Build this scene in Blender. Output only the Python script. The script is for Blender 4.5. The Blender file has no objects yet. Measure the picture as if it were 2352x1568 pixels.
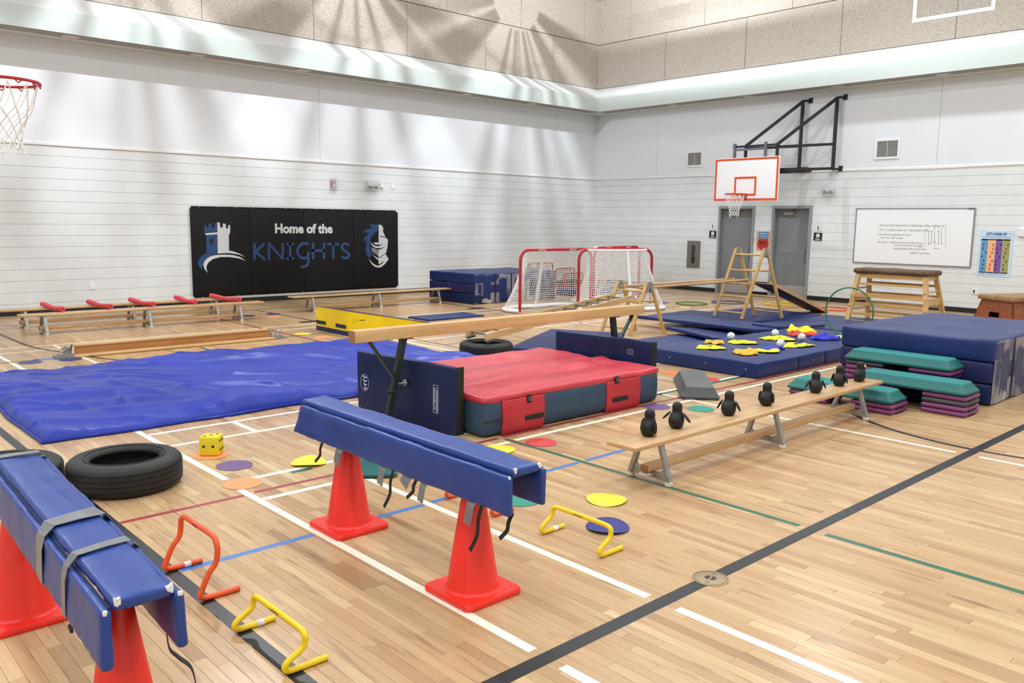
import bpy, bmesh, math, random
from math import sin, cos, pi, sqrt, atan2, radians
from mathutils import Vector, Matrix, noise

# ------------------------------------------------------------------ camera, sky, lights, exposure
SC = bpy.context.scene
COL = SC.collection
EYE = Vector((0, 0, 1.75))
cam_d = bpy.data.cameras.new('camera')
cam = bpy.data.objects.new('camera', cam_d)
COL.objects.link(cam)
SC.camera = cam
cam_d.sensor_width = 36.0
cam_d.lens = 1916.35 / 2352 * 36.0
cam_d.clip_start = 0.05
cam_d.clip_end = 200
yaw, pit, rol = 0.823959322, -0.142543070, 0.0128284645
_f = Vector((cos(yaw) * cos(pit), sin(yaw) * cos(pit), sin(pit)))
_r = Vector((sin(yaw), -cos(yaw), 0))
_u = _r.cross(_f)
_r2 = _r * cos(rol) + _u * sin(rol)
_u2 = _u * cos(rol) - _r * sin(rol)
cam.matrix_world = Matrix(((_r2.x, _u2.x, -_f.x, EYE.x), (_r2.y, _u2.y, -_f.y, EYE.y), (_r2.z, _u2.z, -_f.z, EYE.z), (0, 0, 0, 1)))

world = bpy.data.worlds.new('gym_world')
SC.world = world
world.use_nodes = True
world.node_tree.nodes['Background'].inputs[0].default_value = (0.9, 0.95, 1.0, 1)
world.node_tree.nodes['Background'].inputs[1].default_value = 0.05

SC.view_settings.view_transform = 'Standard'
SC.view_settings.look = 'None'
SC.view_settings.exposure = 0.12
SC.view_settings.gamma = 1.0
SC.view_settings.use_curve_mapping = False
SC.cycles.use_denoising = True
SC.cycles.max_bounces = 6
SC.cycles.diffuse_bounces = 4
SC.cycles.glossy_bounces = 3
SC.cycles.sample_clamp_indirect = 6.0
SC.cycles.caustics_reflective = False
SC.cycles.caustics_refractive = False

CEIL = 8.0
LAMP_W = 118.0
def lamp(name, loc, size, power, color=(0.89, 0.96, 1.0)):
    d = bpy.data.lights.new(name, 'AREA')
    d.shape = 'RECTANGLE'
    d.size = size[0]
    d.size_y = size[1]
    d.energy = power
    d.color = color
    o = bpy.data.objects.new(name, d)
    o.location = loc
    COL.objects.link(o)
    return o
# rows of linear high-bay ceiling lamps over the gym floor (long side across the left wall)
for lx in (-4.2, 0.7, 5.6, 10.5, 15.4):
    for ly in (-2.5, 2.4, 7.3):
        lamp('ceiling_lamp', (lx, ly, 7.5), (0.4, 1.2), LAMP_W)
# the row nearest the left wall: bare bulbs with guard bars shaped to streak the wall, built further down
GUARDED = ((0.7, 12.2, 7.5), (5.6, 12.2, 7.5), (10.5, 12.2, 7.5), (15.4, 12.2, 7.5))
TUBE_L = 62000.0

# ------------------------------------------------------------------ materials
def lin(c):
    c = c / 255.0
    return c / 12.92 if c <= 0.04045 else ((c + 0.055) / 1.055) ** 2.4
def rgb(t):
    return (lin(t[0]), lin(t[1]), lin(t[2]), 1.0)
def new_mat(name):
    m = bpy.data.materials.new(name)
    m.use_nodes = True
    return m, m.node_tree.nodes, m.node_tree.links, m.node_tree.nodes['Principled BSDF']
def mat(name, col, rough=0.5, metal=0.0, var=0.0, scale=8.0, bump=0.0, bscale=60.0, stretch=(1, 1, 1), col2=None, spec=0.5, coat=0.0, alpha=1.0, trans=0.0):
    m, N, L, B = new_mat(name)
    B.inputs['Base Color'].default_value = rgb(col)
    B.inputs['Roughness'].default_value = rough
    B.inputs['Metallic'].default_value = metal
    B.inputs['Specular IOR Level'].default_value = spec
    B.inputs['Coat Weight'].default_value = coat
    B.inputs['Coat Roughness'].default_value = 0.15
    B.inputs['Alpha'].default_value = alpha
    B.inputs['Transmission Weight'].default_value = trans
    if var > 0 or col2 or bump > 0:
        tc = N.new('ShaderNodeTexCoord')
        mp = N.new('ShaderNodeMapping')
        mp.inputs['Scale'].default_value = stretch
        L.new(tc.outputs['Object'], mp.inputs['Vector'])
    if var > 0 or col2:
        nz = N.new('ShaderNodeTexNoise')
        nz.inputs['Scale'].default_value = scale
        nz.inputs['Detail'].default_value = 5
        L.new(mp.outputs['Vector'], nz.inputs['Vector'])
        cr = N.new('ShaderNodeValToRGB')
        a = col
        b = col2 if col2 else tuple(max(0, c * (1 - var)) for c in col)
        cr.color_ramp.elements[0].position = 0.35
        cr.color_ramp.elements[1].position = 0.68
        cr.color_ramp.elements[0].color = rgb(b)
        cr.color_ramp.elements[1].color = rgb(a)
        L.new(nz.outputs['Fac'], cr.inputs['Fac'])
        L.new(cr.outputs['Color'], B.inputs['Base Color'])
    if bump > 0:
        nb = N.new('ShaderNodeTexNoise')
        nb.inputs['Scale'].default_value = bscale
        nb.inputs['Detail'].default_value = 3
        L.new(mp.outputs['Vector'], nb.inputs['Vector'])
        bp = N.new('ShaderNodeBump')
        bp.inputs['Strength'].default_value = bump
        bp.inputs['Distance'].default_value = 0.01
        L.new(nb.outputs['Fac'], bp.inputs['Height'])
        L.new(bp.outputs['Normal'], B.inputs['Normal'])
    return m

def floor_mat():
    m, N, L, B = new_mat('maple_floor')
    at = N.new('ShaderNodeAttribute')
    at.attribute_name = 'tone'
    ramp = N.new('ShaderNodeValToRGB')
    e = ramp.color_ramp.elements
    e[0].position, e[0].color = 0.0, rgb((148, 114, 82))
    e[1].position, e[1].color = 1.0, rgb((222, 196, 150))
    for p, c in ((0.07, (168, 133, 97)), (0.25, (190, 155, 114)), (0.6, (201, 168, 126)), (0.85, (211, 181, 138))):
        k = e.new(p)
        k.color = rgb(c)
    L.new(at.outputs['Fac'], ramp.inputs['Fac'])
    tc = N.new('ShaderNodeTexCoord')
    off = N.new('ShaderNodeVectorMath')
    off.operation = 'MULTIPLY_ADD'
    cmb = N.new('ShaderNodeCombineXYZ')
    for i in range(3):
        L.new(at.outputs['Fac'], cmb.inputs[i])
    L.new(cmb.outputs[0], off.inputs[0])
    off.inputs[1].default_value = (37.0, 91.0, 13.0)
    L.new(tc.outputs['Object'], off.inputs[2])
    def streak(sc, lo, hi, detail=4):
        mp = N.new('ShaderNodeMapping')
        mp.inputs['Scale'].default_value = sc
        L.new(off.outputs[0], mp.inputs['Vector'])
        nz = N.new('ShaderNodeTexNoise')
        nz.inputs['Scale'].default_value = 1.0
        nz.inputs['Detail'].default_value = detail
        L.new(mp.outputs['Vector'], nz.inputs['Vector'])
        mr = N.new('ShaderNodeMapRange')
        mr.inputs['From Min'].default_value = lo
        mr.inputs['From Max'].default_value = hi
        L.new(nz.outputs['Fac'], mr.inputs['Value'])
        return mr.outputs['Result']
    fine = streak((60, 3.0, 1), 0.3, 0.7)
    dark = streak((26, 2.6, 1), 0.585, 0.76)
    blot = streak((3.0, 0.9, 1), 0.3, 0.7, 2)
    def mixc(fac, a, b, mode='MIX', k=None):
        mx = N.new('ShaderNodeMix')
        mx.data_type = 'RGBA'
        mx.blend_type = mode
        if k is not None:
            mu = N.new('ShaderNodeMath')
            mu.operation = 'MULTIPLY'
            mu.inputs[1].default_value = k
            L.new(fac, mu.inputs[0])
            fac = mu.outputs[0]
        L.new(fac, mx.inputs['Factor'])
        if isinstance(a, tuple):
            mx.inputs[6].default_value = a
        else:
            L.new(a, mx.inputs[6])
        mx.inputs[7].default_value = b
        return mx.outputs[2]
    c = mixc(fine, ramp.outputs['Color'], rgb((172, 130, 92)), k=0.34)
    c = mixc(blot, c, rgb((190, 150, 108)), k=0.34)
    c = mixc(dark, c, rgb((112, 76, 52)), k=0.62)
    L.new(c, B.inputs['Base Color'])
    B.inputs['Roughness'].default_value = 0.27
    B.inputs['Specular IOR Level'].default_value = 0.4
    nb = N.new('ShaderNodeTexNoise')
    nb.inputs['Scale'].default_value = 2.2
    nb.inputs['Detail'].default_value = 2
    mpb = N.new('ShaderNodeMapping')
    mpb.inputs['Scale'].default_value = (9, 1, 1)
    L.new(tc.outputs['Object'], mpb.inputs['Vector'])
    L.new(mpb.outputs['Vector'], nb.inputs['Vector'])
    bp = N.new('ShaderNodeBump')
    bp.inputs['Strength'].default_value = 0.06
    bp.inputs['Distance'].default_value = 0.02
    L.new(nb.outputs['Fac'], bp.inputs['Height'])
    L.new(bp.outputs['Normal'], B.inputs['Normal'])
    return m

def wood(name, a, b, axis=0, rough=0.35, rings=1.0):
    st = [22, 22, 22]
    st[axis] = 1.6
    return mat(name, a, rough=rough, col2=b, scale=1.0 * rings, stretch=tuple(st), bump=0.03, bscale=3.0)

def felt_mat():
    m, N, L, B = new_mat('acoustic_felt')
    tc = N.new('ShaderNodeTexCoord')
    big = N.new('ShaderNodeTexNoise')
    big.inputs['Scale'].default_value = 1.3
    fine = N.new('ShaderNodeTexNoise')
    fine.inputs['Scale'].default_value = 55.0
    fine.inputs['Detail'].default_value = 6
    L.new(tc.outputs['Object'], big.inputs['Vector'])
    L.new(tc.outputs['Object'], fine.inputs['Vector'])
    r1 = N.new('ShaderNodeValToRGB')
    r1.color_ramp.elements[0].position = 0.3
    r1.color_ramp.elements[0].color = rgb((160, 149, 136))
    r1.color_ramp.elements[1].position = 0.62
    r1.color_ramp.elements[1].color = rgb((196, 186, 173))
    L.new(fine.outputs['Fac'], r1.inputs['Fac'])
    mx = N.new('ShaderNodeMix')
    mx.data_type = 'RGBA'
    mx.blend_type = 'MULTIPLY'
    mx.inputs['Factor'].default_value = 0.25
    L.new(r1.outputs['Color'], mx.inputs[6])
    L.new(big.outputs['Color'], mx.inputs[7])
    L.new(r1.outputs['Color'], B.inputs['Base Color'])
    B.inputs['Roughness'].default_value = 0.95
    B.inputs['Specular IOR Level'].default_value = 0.1
    bp = N.new('ShaderNodeBump')
    bp.inputs['Strength'].default_value = 0.4
    bp.inputs['Distance'].default_value = 0.01
    L.new(fine.outputs['Fac'], bp.inputs['Height'])
    L.new(bp.outputs['Normal'], B.inputs['Normal'])
    return m

def glow(name, col, L_):
    m, N, L, B = new_mat(name)
    B.inputs['Emission Color'].default_value = rgb(col)
    B.inputs['Emission Strength'].default_value = L_
    return m
M = {}
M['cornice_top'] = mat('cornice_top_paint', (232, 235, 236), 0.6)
M['tube'] = glow('lamp_bulb', (240, 247, 255), TUBE_L)
M['floor'] = floor_mat()
M['block'] = mat('painted_block', (228, 232, 233), 0.62, var=0.025, scale=2.5, bump=0.12, bscale=70)
M['drywall'] = mat('painted_drywall', (231, 235, 239), 0.7, var=0.015, scale=1.0)
M['trim'] = mat('white_trim', (236, 236, 235), 0.5)
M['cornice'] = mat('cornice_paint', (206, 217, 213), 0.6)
M['soffit'] = mat('soffit_grille', (176, 168, 156), 0.7, var=0.25, scale=140, stretch=(1, 1, 1))  # brown-grey carries the soffit's shade in the colour; fine speckle for the perforation
M['soffit2'] = mat('soffit_plate', (206, 203, 196), 0.6)
M['felt'] = felt_mat()
M['feltgap'] = mat('felt_joint', (120, 104, 90), 0.9)
M['ceiling'] = mat('ceiling_paint', (206, 202, 196), 0.8)
M['baseboard'] = mat('black_baseboard', (22, 24, 28), 0.45)
M['line_white'] = mat('line_white', (248, 246, 226), 0.3)
M['line_black'] = mat('line_black', (27, 29, 34), 0.35)
M['line_green'] = mat('line_green', (44, 104, 80), 0.3)
M['line_blue'] = mat('line_blue', (72, 124, 196), 0.3)
M['line_red'] = mat('line_red', (160, 56, 66), 0.3)
M['black_vinyl'] = mat('black_vinyl', (13, 14, 16), 0.6, bump=0.05, bscale=200, spec=0.25)
M['royal'] = mat('royal_vinyl', (24, 50, 164), 0.40, var=0.08, scale=1.5, bump=0.05, bscale=30, spec=0.4)
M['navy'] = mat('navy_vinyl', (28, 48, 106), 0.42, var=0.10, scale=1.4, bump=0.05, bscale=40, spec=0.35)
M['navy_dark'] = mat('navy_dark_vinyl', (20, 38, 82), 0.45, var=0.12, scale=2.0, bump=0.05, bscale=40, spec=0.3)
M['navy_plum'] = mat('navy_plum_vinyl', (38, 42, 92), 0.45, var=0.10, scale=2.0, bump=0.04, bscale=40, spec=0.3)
M['beam_blue'] = mat('beam_blue_vinyl', (29, 66, 146), 0.38, var=0.06, scale=3.0, bump=0.08, bscale=26)
M['slate'] = mat('slate_mesh', (44, 70, 96), 0.6, var=0.06, scale=5, bump=0.1, bscale=300)
M['worn'] = mat('worn_velcro', (176, 172, 168), 0.85, col2=(70, 70, 110), scale=3.2, stretch=(1, 1, 0.6), bump=0.1, bscale=60)
M['red_vinyl'] = mat('red_vinyl', (206, 62, 76), 0.36, var=0.08, scale=1.6, bump=0.06, bscale=24)
M['red_band'] = mat('red_band_vinyl', (190, 44, 56), 0.45, var=0.08, scale=4, bump=0.05, bscale=60)
M['cone'] = mat('cone_red', (246, 48, 34), 0.34, var=0.05, scale=4)
M['tape'] = mat('duct_tape', (132, 134, 138), 0.36, metal=0.15, var=0.1, scale=12, bump=0.05, bscale=60)
M['strap'] = mat('black_strap', (20, 20, 22), 0.7)
M['foam_white'] = mat('exposed_foam', (232, 232, 230), 0.85)
M['rubber'] = mat('tire_rubber', (25, 27, 27), 0.62, var=0.2, scale=14, bump=0.15, bscale=90)
M['rubber2'] = mat('tire_tread', (19, 21, 21), 0.55, var=0.15, scale=20, bump=0.2, bscale=80)
M['yellow'] = mat('yellow_vinyl', (240, 206, 10), 0.4, var=0.08, scale=2.5, bump=0.05, bscale=30)
M['die'] = mat('yellow_foam', (232, 212, 36), 0.6, var=0.06, scale=9, bump=0.1, bscale=120)
M['pip'] = mat('black_pip', (22, 22, 24), 0.6)
M['oak'] = wood('bench_wood', (210, 174, 128), (188, 148, 104), 0, 0.3)
M['pine'] = wood('beam_wood', (220, 184, 130), (202, 162, 108), 0, 0.4, 0.8)
M['pinev'] = wood('trestle_wood', (218, 182, 120), (194, 154, 94), 2, 0.35)
M['piney'] = wood('rail_wood', (218, 180, 118), (194, 152, 92), 1, 0.35)
M['darkwood'] = wood('web_wood', (190, 138, 84), (164, 110, 62), 0, 0.45)
M['redwood'] = wood('box_wood', (150, 84, 48), (122, 62, 34), 0, 0.45)
M['endwood'] = mat('end_grain', (176, 128, 82), 0.6, var=0.2, scale=40)
M['leather'] = mat('brown_leather', (112, 84, 60), 0.6, col2=(84, 60, 42), scale=7, bump=0.1, bscale=50)
M['suede'] = mat('tan_leather', (172, 142, 98), 0.75, col2=(140, 108, 70), scale=6, bump=0.1, bscale=70)
M['alu'] = mat('cast_aluminium', (168, 168, 164), 0.42, metal=0.6, var=0.12, scale=20, bump=0.05, bscale=90)
M['steel'] = mat('steel', (150, 152, 156), 0.35, metal=0.9)
M['grey_metal'] = mat('grey_painted_metal', (110, 113, 118), 0.45, metal=0.3)
M['pad_foot'] = mat('pale_rubber_foot', (214, 208, 192), 0.7)
M['green_steel'] = mat('dark_green_steel', (30, 46, 42), 0.42, metal=0.2)
M['black_metal'] = mat('black_painted_metal', (24, 25, 27), 0.45)
M['white_plastic'] = mat('white_plastic', (238, 238, 238), 0.4)
M['black_plastic'] = mat('black_plastic', (26, 27, 29), 0.38)
M['orange_plastic'] = mat('orange_plastic', (232, 88, 40), 0.4)
M['yellow_plastic'] = mat('yellow_plastic', (240, 206, 24), 0.4)
M['green_plastic'] = mat('green_plastic', (30, 112, 72), 0.4)
M['green2_plastic'] = mat('mid_green_plastic', (62, 120, 48), 0.4)
M['red_plastic'] = mat('red_plastic', (230, 74, 52), 0.4)
M['blue_plastic'] = mat('indigo_plastic', (66, 74, 150), 0.4)
M['spot_orange'] = mat('spot_orange', (244, 154, 100), 0.5)
M['spot_purple'] = mat('spot_purple', (112, 84, 134), 0.5)
M['spot_yellow'] = mat('spot_yellow', (240, 222, 62), 0.45)
M['spot_red'] = mat('spot_red', (204, 60, 64), 0.5)
M['spot_teal'] = mat('spot_teal', (34, 142, 122), 0.5)
M['spot_blue'] = mat('spot_blue', (42, 50, 124), 0.4)
M['spot_orange2'] = mat('spot_bright_orange', (250, 128, 58), 0.5)
M['teal'] = mat('teal_plastic', (18, 100, 97), 0.5, bump=0.2, bscale=300)
M['teal_top'] = mat('teal_rubber_top', (36, 130, 129), 0.7, bump=0.3, bscale=260)
M['plum'] = mat('plum_plastic', (126, 62, 112), 0.5, bump=0.1, bscale=200)
M['charcoal'] = mat('charcoal_plastic', (66, 68, 70), 0.5, bump=0.15, bscale=220)
M['charcoal_top'] = mat('charcoal_top', (94, 95, 97), 0.6, bump=0.25, bscale=240)
M['goal_red'] = mat('goal_red_paint', (176, 30, 44), 0.32)
M['net'] = mat('white_net_cord', (240, 240, 238), 0.7)
M['net_black'] = mat('black_net_cord', (30, 30, 34), 0.7)
M['goal_white'] = mat('white_padding', (240, 241, 242), 0.45, bump=0.15, bscale=30)
M['board_white'] = mat('backboard_white', (246, 246, 248), 0.3)
M['board_orange'] = mat('backboard_orange', (220, 84, 42), 0.4)
M['rim'] = mat('rim_red', (176, 40, 44), 0.35)
M['rim_orange'] = mat('rim_orange', (214, 74, 48), 0.35)
M['door'] = mat('grey_door', (126, 130, 132), 0.5, var=0.02, scale=2)
M['frame'] = mat('door_frame_grey', (146, 152, 156), 0.5)
M['kick'] = mat('kick_plate', (176, 174, 168), 0.4, metal=0.3)
M['vent_slat'] = mat('vent_slat', (196, 196, 192), 0.5)
M['vent_dark'] = mat('vent_dark', (70, 66, 60), 0.8)
M['sign_black'] = mat('sign_black', (24, 25, 28), 0.4)
M['sign_white'] = mat('sign_white', (238, 238, 238), 0.5)
M['logo_blue'] = mat('logo_blue', (42, 70, 112), 0.6, spec=0.25)
M['logo_white'] = mat('logo_silver', (198, 200, 199), 0.6, spec=0.3)
M['wb'] = mat('whiteboard', (240, 242, 244), 0.18)
M['ink'] = mat('marker_ink', (62, 66, 74), 0.6)
M['wbframe'] = mat('whiteboard_frame', (150, 150, 156), 0.35, metal=0.5)
M['poster'] = mat('poster_pale_blue', (196, 220, 240), 0.5)
M['p_blue'] = mat('poster_blue', (98, 154, 190), 0.5)
M['p_orange'] = mat('poster_orange', (250, 176, 124), 0.5)
M['p_purple'] = mat('poster_purple', (118, 84, 152), 0.5)
M['p_olive'] = mat('poster_olive', (158, 158, 92), 0.5)
M['p_navy'] = mat('poster_navy', (32, 42, 74), 0.5)
M['p_title'] = mat('poster_title', (52, 98, 134), 0.5)
M['p_grey'] = mat('poster_grey_blue', (164, 190, 212), 0.5)
M['p_sky'] = mat('poster_sky_blue', (70, 140, 190), 0.5)
M['p_tan'] = mat('poster_tan', (214, 156, 104), 0.5)
M['p_red'] = mat('poster_red', (204, 50, 46), 0.5)
M['p_maroon'] = mat('poster_maroon', (120, 24, 28), 0.5)
M['cab'] = mat('cabinet_bronze', (126, 122, 114), 0.4, metal=0.4)
M['ext_red'] = mat('extinguisher_red', (176, 30, 36), 0.35)
M['glass'] = mat('clear_glass', (255, 255, 255), 0.02, trans=1.0)
M['noodle'] = mat('red_foam', (222, 74, 84), 0.7, bump=0.1, bscale=150)
M['pin_yellow'] = mat('neon_yellow_cloth', (240, 240, 40), 0.75, bump=0.2, bscale=40)
M['scarf_must'] = mat('mustard_scarf', (226, 176, 44), 0.6, bump=0.15, bscale=60)
M['scarf_red'] = mat('red_scarf', (206, 58, 30), 0.6, bump=0.15, bscale=60)
M['scarf_blue'] = mat('blue_scarf', (28, 46, 186), 0.6, bump=0.15, bscale=60)
M['ball'] = mat('white_ball', (244, 244, 244), 0.45)
M['hole'] = mat('ball_hole', (96, 98, 106), 0.7)
M['peng'] = mat('penguin_black', (19, 20, 22), 0.42, spec=0.4)
M['peng_white'] = mat('penguin_white', (240, 240, 238), 0.4)
M['peng_feet'] = mat('penguin_orange', (214, 130, 66), 0.5)
M['brass'] = mat('floor_plate_bronze', (166, 148, 116), 0.4, metal=0.5)
M['slide_dark'] = mat('slide_underside', (82, 70, 84), 0.7, var=0.1, scale=6)
M['speckle'] = mat('speckled_rubber', (30, 30, 31), 0.75, col2=(20, 20, 21), scale=40, bump=0.3, bscale=80)
M['label_white'] = mat('label_print', (190, 200, 214), 0.5)
M['alarm_red'] = mat('alarm_red', (176, 72, 84), 0.45)
M['wire'] = mat('white_wire', (214, 216, 218), 0.4)
# ------------------------------------------------------------------ helpers
class MB:
    """collects faces and links them as ONE mesh object"""
    def __init__(s):
        s.v = []; s.f = []; s.mi = []; s.cur = 0; s.val = []; s.tone = None
    def add(s, v, f):
        b = len(s.v)
        s.v.extend([tuple(p) for p in v])
        s.f.extend([tuple(i + b for i in q) for q in f])
        s.mi.extend([s.cur] * len(f))
        if s.tone is not None:
            s.val.extend([s.tone] * len(f))
        return s
    def box(s, c, d, R=None):
        h = [x / 2 for x in d]
        P = []
        for z in (-1, 1):
            for y in (-1, 1):
                for x in (-1, 1):
                    p = Vector((x * h[0], y * h[1], z * h[2]))
                    if R is not None: p = R @ p
                    P.append(p + Vector(c))
        return s.add(P, [(0, 2, 3, 1), (4, 5, 7, 6), (0, 1, 5, 4), (2, 6, 7, 3), (0, 4, 6, 2), (1, 3, 7, 5)])
    def hexa(s, P):      # 4 bottom points ccw, 4 top points ccw
        return s.add(P, [(3, 2, 1, 0), (4, 5, 6, 7), (0, 1, 5, 4), (1, 2, 6, 5), (2, 3, 7, 6), (3, 0, 4, 7)])
    def soft(s, c, d, r=0.02, n=(1, 1, 1), fn=None, R=None):
        """rounded box with grid faces; fn(p, outward) returns an offset vector"""
        def axis(h, k):
            q = min(r, h * 0.98)
            a = [-h, -h + q * 0.35, -h + q]
            for i in range(1, k): a.append(-h + q + (2 * h - 2 * q) * i / k)
            return a + [h - q, h - q * 0.35, h]
        H = [x / 2 for x in d]
        A = [axis(H[i], n[i]) for i in range(3)]
        idx = {}
        V = []
        def vid(i, j, k):
            key = (i, j, k)
            if key in idx: return idx[key]
            p = Vector((A[0][i], A[1][j], A[2][k]))
            q = Vector([max(-(H[t] - min(r, H[t] * .98)), min(H[t] - min(r, H[t] * .98), p[t])) for t in range(3)])
            dlt = p - q
            nn = dlt.normalized() if dlt.length > 1e-9 else Vector((0, 0, 0))
            rr = min(r, min(H) * .98)
            p = q + nn * rr
            for t in range(3):
                if H[t] < r: p[t] = max(-H[t], min(H[t], p[t]))
            if fn: p = p + fn(p, nn)
            if R is not None: p = R @ p
            idx[key] = len(V)
            V.append(p + Vector(c))
            return idx[key]
        F = []
        L = [len(a) - 1 for a in A]
        for i in range(L[0]):
            for j in range(L[1]):
                F.append((vid(i, j, 0), vid(i, j + 1, 0), vid(i + 1, j + 1, 0), vid(i + 1, j, 0)))
                F.append((vid(i, j, L[2]), vid(i + 1, j, L[2]), vid(i + 1, j + 1, L[2]), vid(i, j + 1, L[2])))
        for i in range(L[0]):
            for k in range(L[2]):
                F.append((vid(i, 0, k), vid(i + 1, 0, k), vid(i + 1, 0, k + 1), vid(i, 0, k + 1)))
                F.append((vid(i, L[1], k), vid(i, L[1], k + 1), vid(i + 1, L[1], k + 1), vid(i + 1, L[1], k)))
        for j in range(L[1]):
            for k in range(L[2]):
                F.append((vid(0, j, k), vid(0, j, k + 1), vid(0, j + 1, k + 1), vid(0, j + 1, k)))
                F.append((vid(L[0], j, k), vid(L[0], j + 1, k), vid(L[0], j + 1, k + 1), vid(L[0], j, k + 1)))
        return s.add(V, F)
    def tube(s, pts, r, n=8, closed=False, cap=True, flat=1.0):
        P = [Vector(p) for p in pts]
        m = len(P)
        V = []; F = []
        T = []
        for i in range(m):
            if closed: t = P[(i + 1) % m] - P[i - 1]
            else: t = P[min(i + 1, m - 1)] - P[max(i - 1, 0)]
            T.append(t.normalized())
        a = Vector((0, 0, 1)) if abs(T[0].z) < 0.9 else Vector((1, 0, 0))
        nrm = (a - T[0] * a.dot(T[0])).normalized()
        for i in range(m):
            nrm = (nrm - T[i] * nrm.dot(T[i])).normalized()
            bi = T[i].cross(nrm)
            rr = r[i] if isinstance(r, (list, tuple)) else r
            for k in range(n):
                an = 2 * pi * k / n + pi / n
                V.append(P[i] + nrm * (cos(an) * rr * flat) + bi * (sin(an) * rr))
        for i in range(m if closed else m - 1):
            j = (i + 1) % m
            for k in range(n):
                k2 = (k + 1) % n
                F.append((i * n + k, i * n + k2, j * n + k2, j * n + k))
        if cap and not closed:
            F.append(tuple(range(n - 1, -1, -1)))
            F.append(tuple((m - 1) * n + k for k in range(n)))
        return s.add(V, F)
    def bar(s, a, b, w, h, up=(0, 0, 1)):
        """square bar from a to b, width w across, height h along up"""
        a = Vector(a); b = Vector(b)
        t = (b - a).normalized()
        u = Vector(up); u = (u - t * u.dot(t)).normalized()
        x = t.cross(u)
        P = []
        for q in (a, b):
            for (i, j) in ((-1, -1), (1, -1), (1, 1), (-1, 1)):
                P.append(q + x * (i * w / 2) + u * (j * h / 2))
        return s.hexa(P)
    def lathe(s, prof, n=24, c=(0, 0, 0), R=None, closed=False, cap=True):
        V = []; F = []
        for (r, z) in prof:
            for k in range(n):
                a = 2 * pi * k / n
                p = Vector((r * cos(a), r * sin(a), z))
                if R is not None: p = R @ p
                V.append(p + Vector(c))
        m = len(prof)
        for i in range(m if closed else m - 1):
            j = (i + 1) % m
            for k in range(n):
                k2 = (k + 1) % n
                F.append((i * n + k, i * n + k2, j * n + k2, j * n + k))
        if cap and not closed:
            if prof[0][0] > 1e-6: F.append(tuple(range(n - 1, -1, -1)))
            if prof[-1][0] > 1e-6: F.append(tuple((m - 1) * n + k for k in range(n)))
        return s.add(V, F)
    def ball(s, c, r, n=16, m=10, sc=(1, 1, 1), R=None):
        prof = [(r * sin(pi * i / m), -r * cos(pi * i / m)) for i in range(m + 1)]
        V = []; F = []
        for (q, z) in prof:
            for k in range(n):
                a = 2 * pi * k / n
                p = Vector((q * cos(a) * sc[0], q * sin(a) * sc[1], z * sc[2]))
                if R is not None: p = R @ p
                V.append(p + Vector(c))
        for i in range(m):
            for k in range(n):
                k2 = (k + 1) % n
                F.append((i * n + k, i * n + k2, (i + 1) * n + k2, (i + 1) * n + k))
        return s.add(V, F)
    def prism(s, poly, fr, h):
        """poly = 2D points ccw in the frame fr=(o, ex, ey); extruded h along ex x ey"""
        o, ex, ey = [Vector(q) for q in fr]
        ez = ex.cross(ey).normalized()
        n = len(poly)
        V = [o + ex * p[0] + ey * p[1] for p in poly] + [o + ex * p[0] + ey * p[1] + ez * h for p in poly]
        F = [tuple(range(n - 1, -1, -1)), tuple(range(n, 2 * n))]
        F += [(i, (i + 1) % n, n + (i + 1) % n, n + i) for i in range(n)]
        return s.add(V, F)
    def flat(s, poly, fr, lift=0.0):
        o, ex, ey = [Vector(q) for q in fr]
        ez = ex.cross(ey).normalized()
        return s.add([o + ex * p[0] + ey * p[1] + ez * lift for p in poly], [tuple(range(len(poly)))])
    def stroke(s, pts, w, fr, lift=0.0):
        """flat brush stroke with round caps and joints, in frame fr"""
        o, ex, ey = [Vector(q) for q in fr]
        ez = ex.cross(ey).normalized()
        L = 0
        for i in range(len(pts) - 1):
            a = Vector(pts[i]); b = Vector(pts[i + 1])
            d = b - a
            if d.length < 1e-6: continue
            d.normalize()
            an = atan2(d.y, d.x)
            P = []
            for k in range(5):
                t = an + pi / 2 + pi * k / 4
                P.append((a.x + cos(t) * w / 2, a.y + sin(t) * w / 2))
            for k in range(5):
                t = an - pi / 2 + pi * k / 4
                P.append((b.x + cos(t) * w / 2, b.y + sin(t) * w / 2))
            s.add([o + ex * p[0] + ey * p[1] + ez * (lift + L) for p in P], [tuple(range(10))])
            L += 0.00006
        return s
    def ribbon(s, pts, w, wd, th=0.003):
        """strap: centre line pts, width w along direction(s) wd, thickness th"""
        P = [Vector(p) for p in pts]
        V = []; F = []
        for i, p in enumerate(P):
            t = (P[min(i + 1, len(P) - 1)] - P[max(0, i - 1)]).normalized()
            x = Vector(wd); x = (x - t * x.dot(t)).normalized()
            nn = t.cross(x)
            for (a, b) in ((-1, -1), (1, -1), (1, 1), (-1, 1)):
                V.append(p + x * (a * w / 2) + nn * (b * th / 2))
        for i in range(len(P) - 1):
            for k in range(4):
                k2 = (k + 1) % 4
                F.append((i * 4 + k, i * 4 + k2, i * 4 + 4 + k2, i * 4 + 4 + k))
        F.append((3, 2, 1, 0)); e = (len(P) - 1) * 4
        F.append((e, e + 1, e + 2, e + 3))
        return s.add(V, F)
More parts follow.
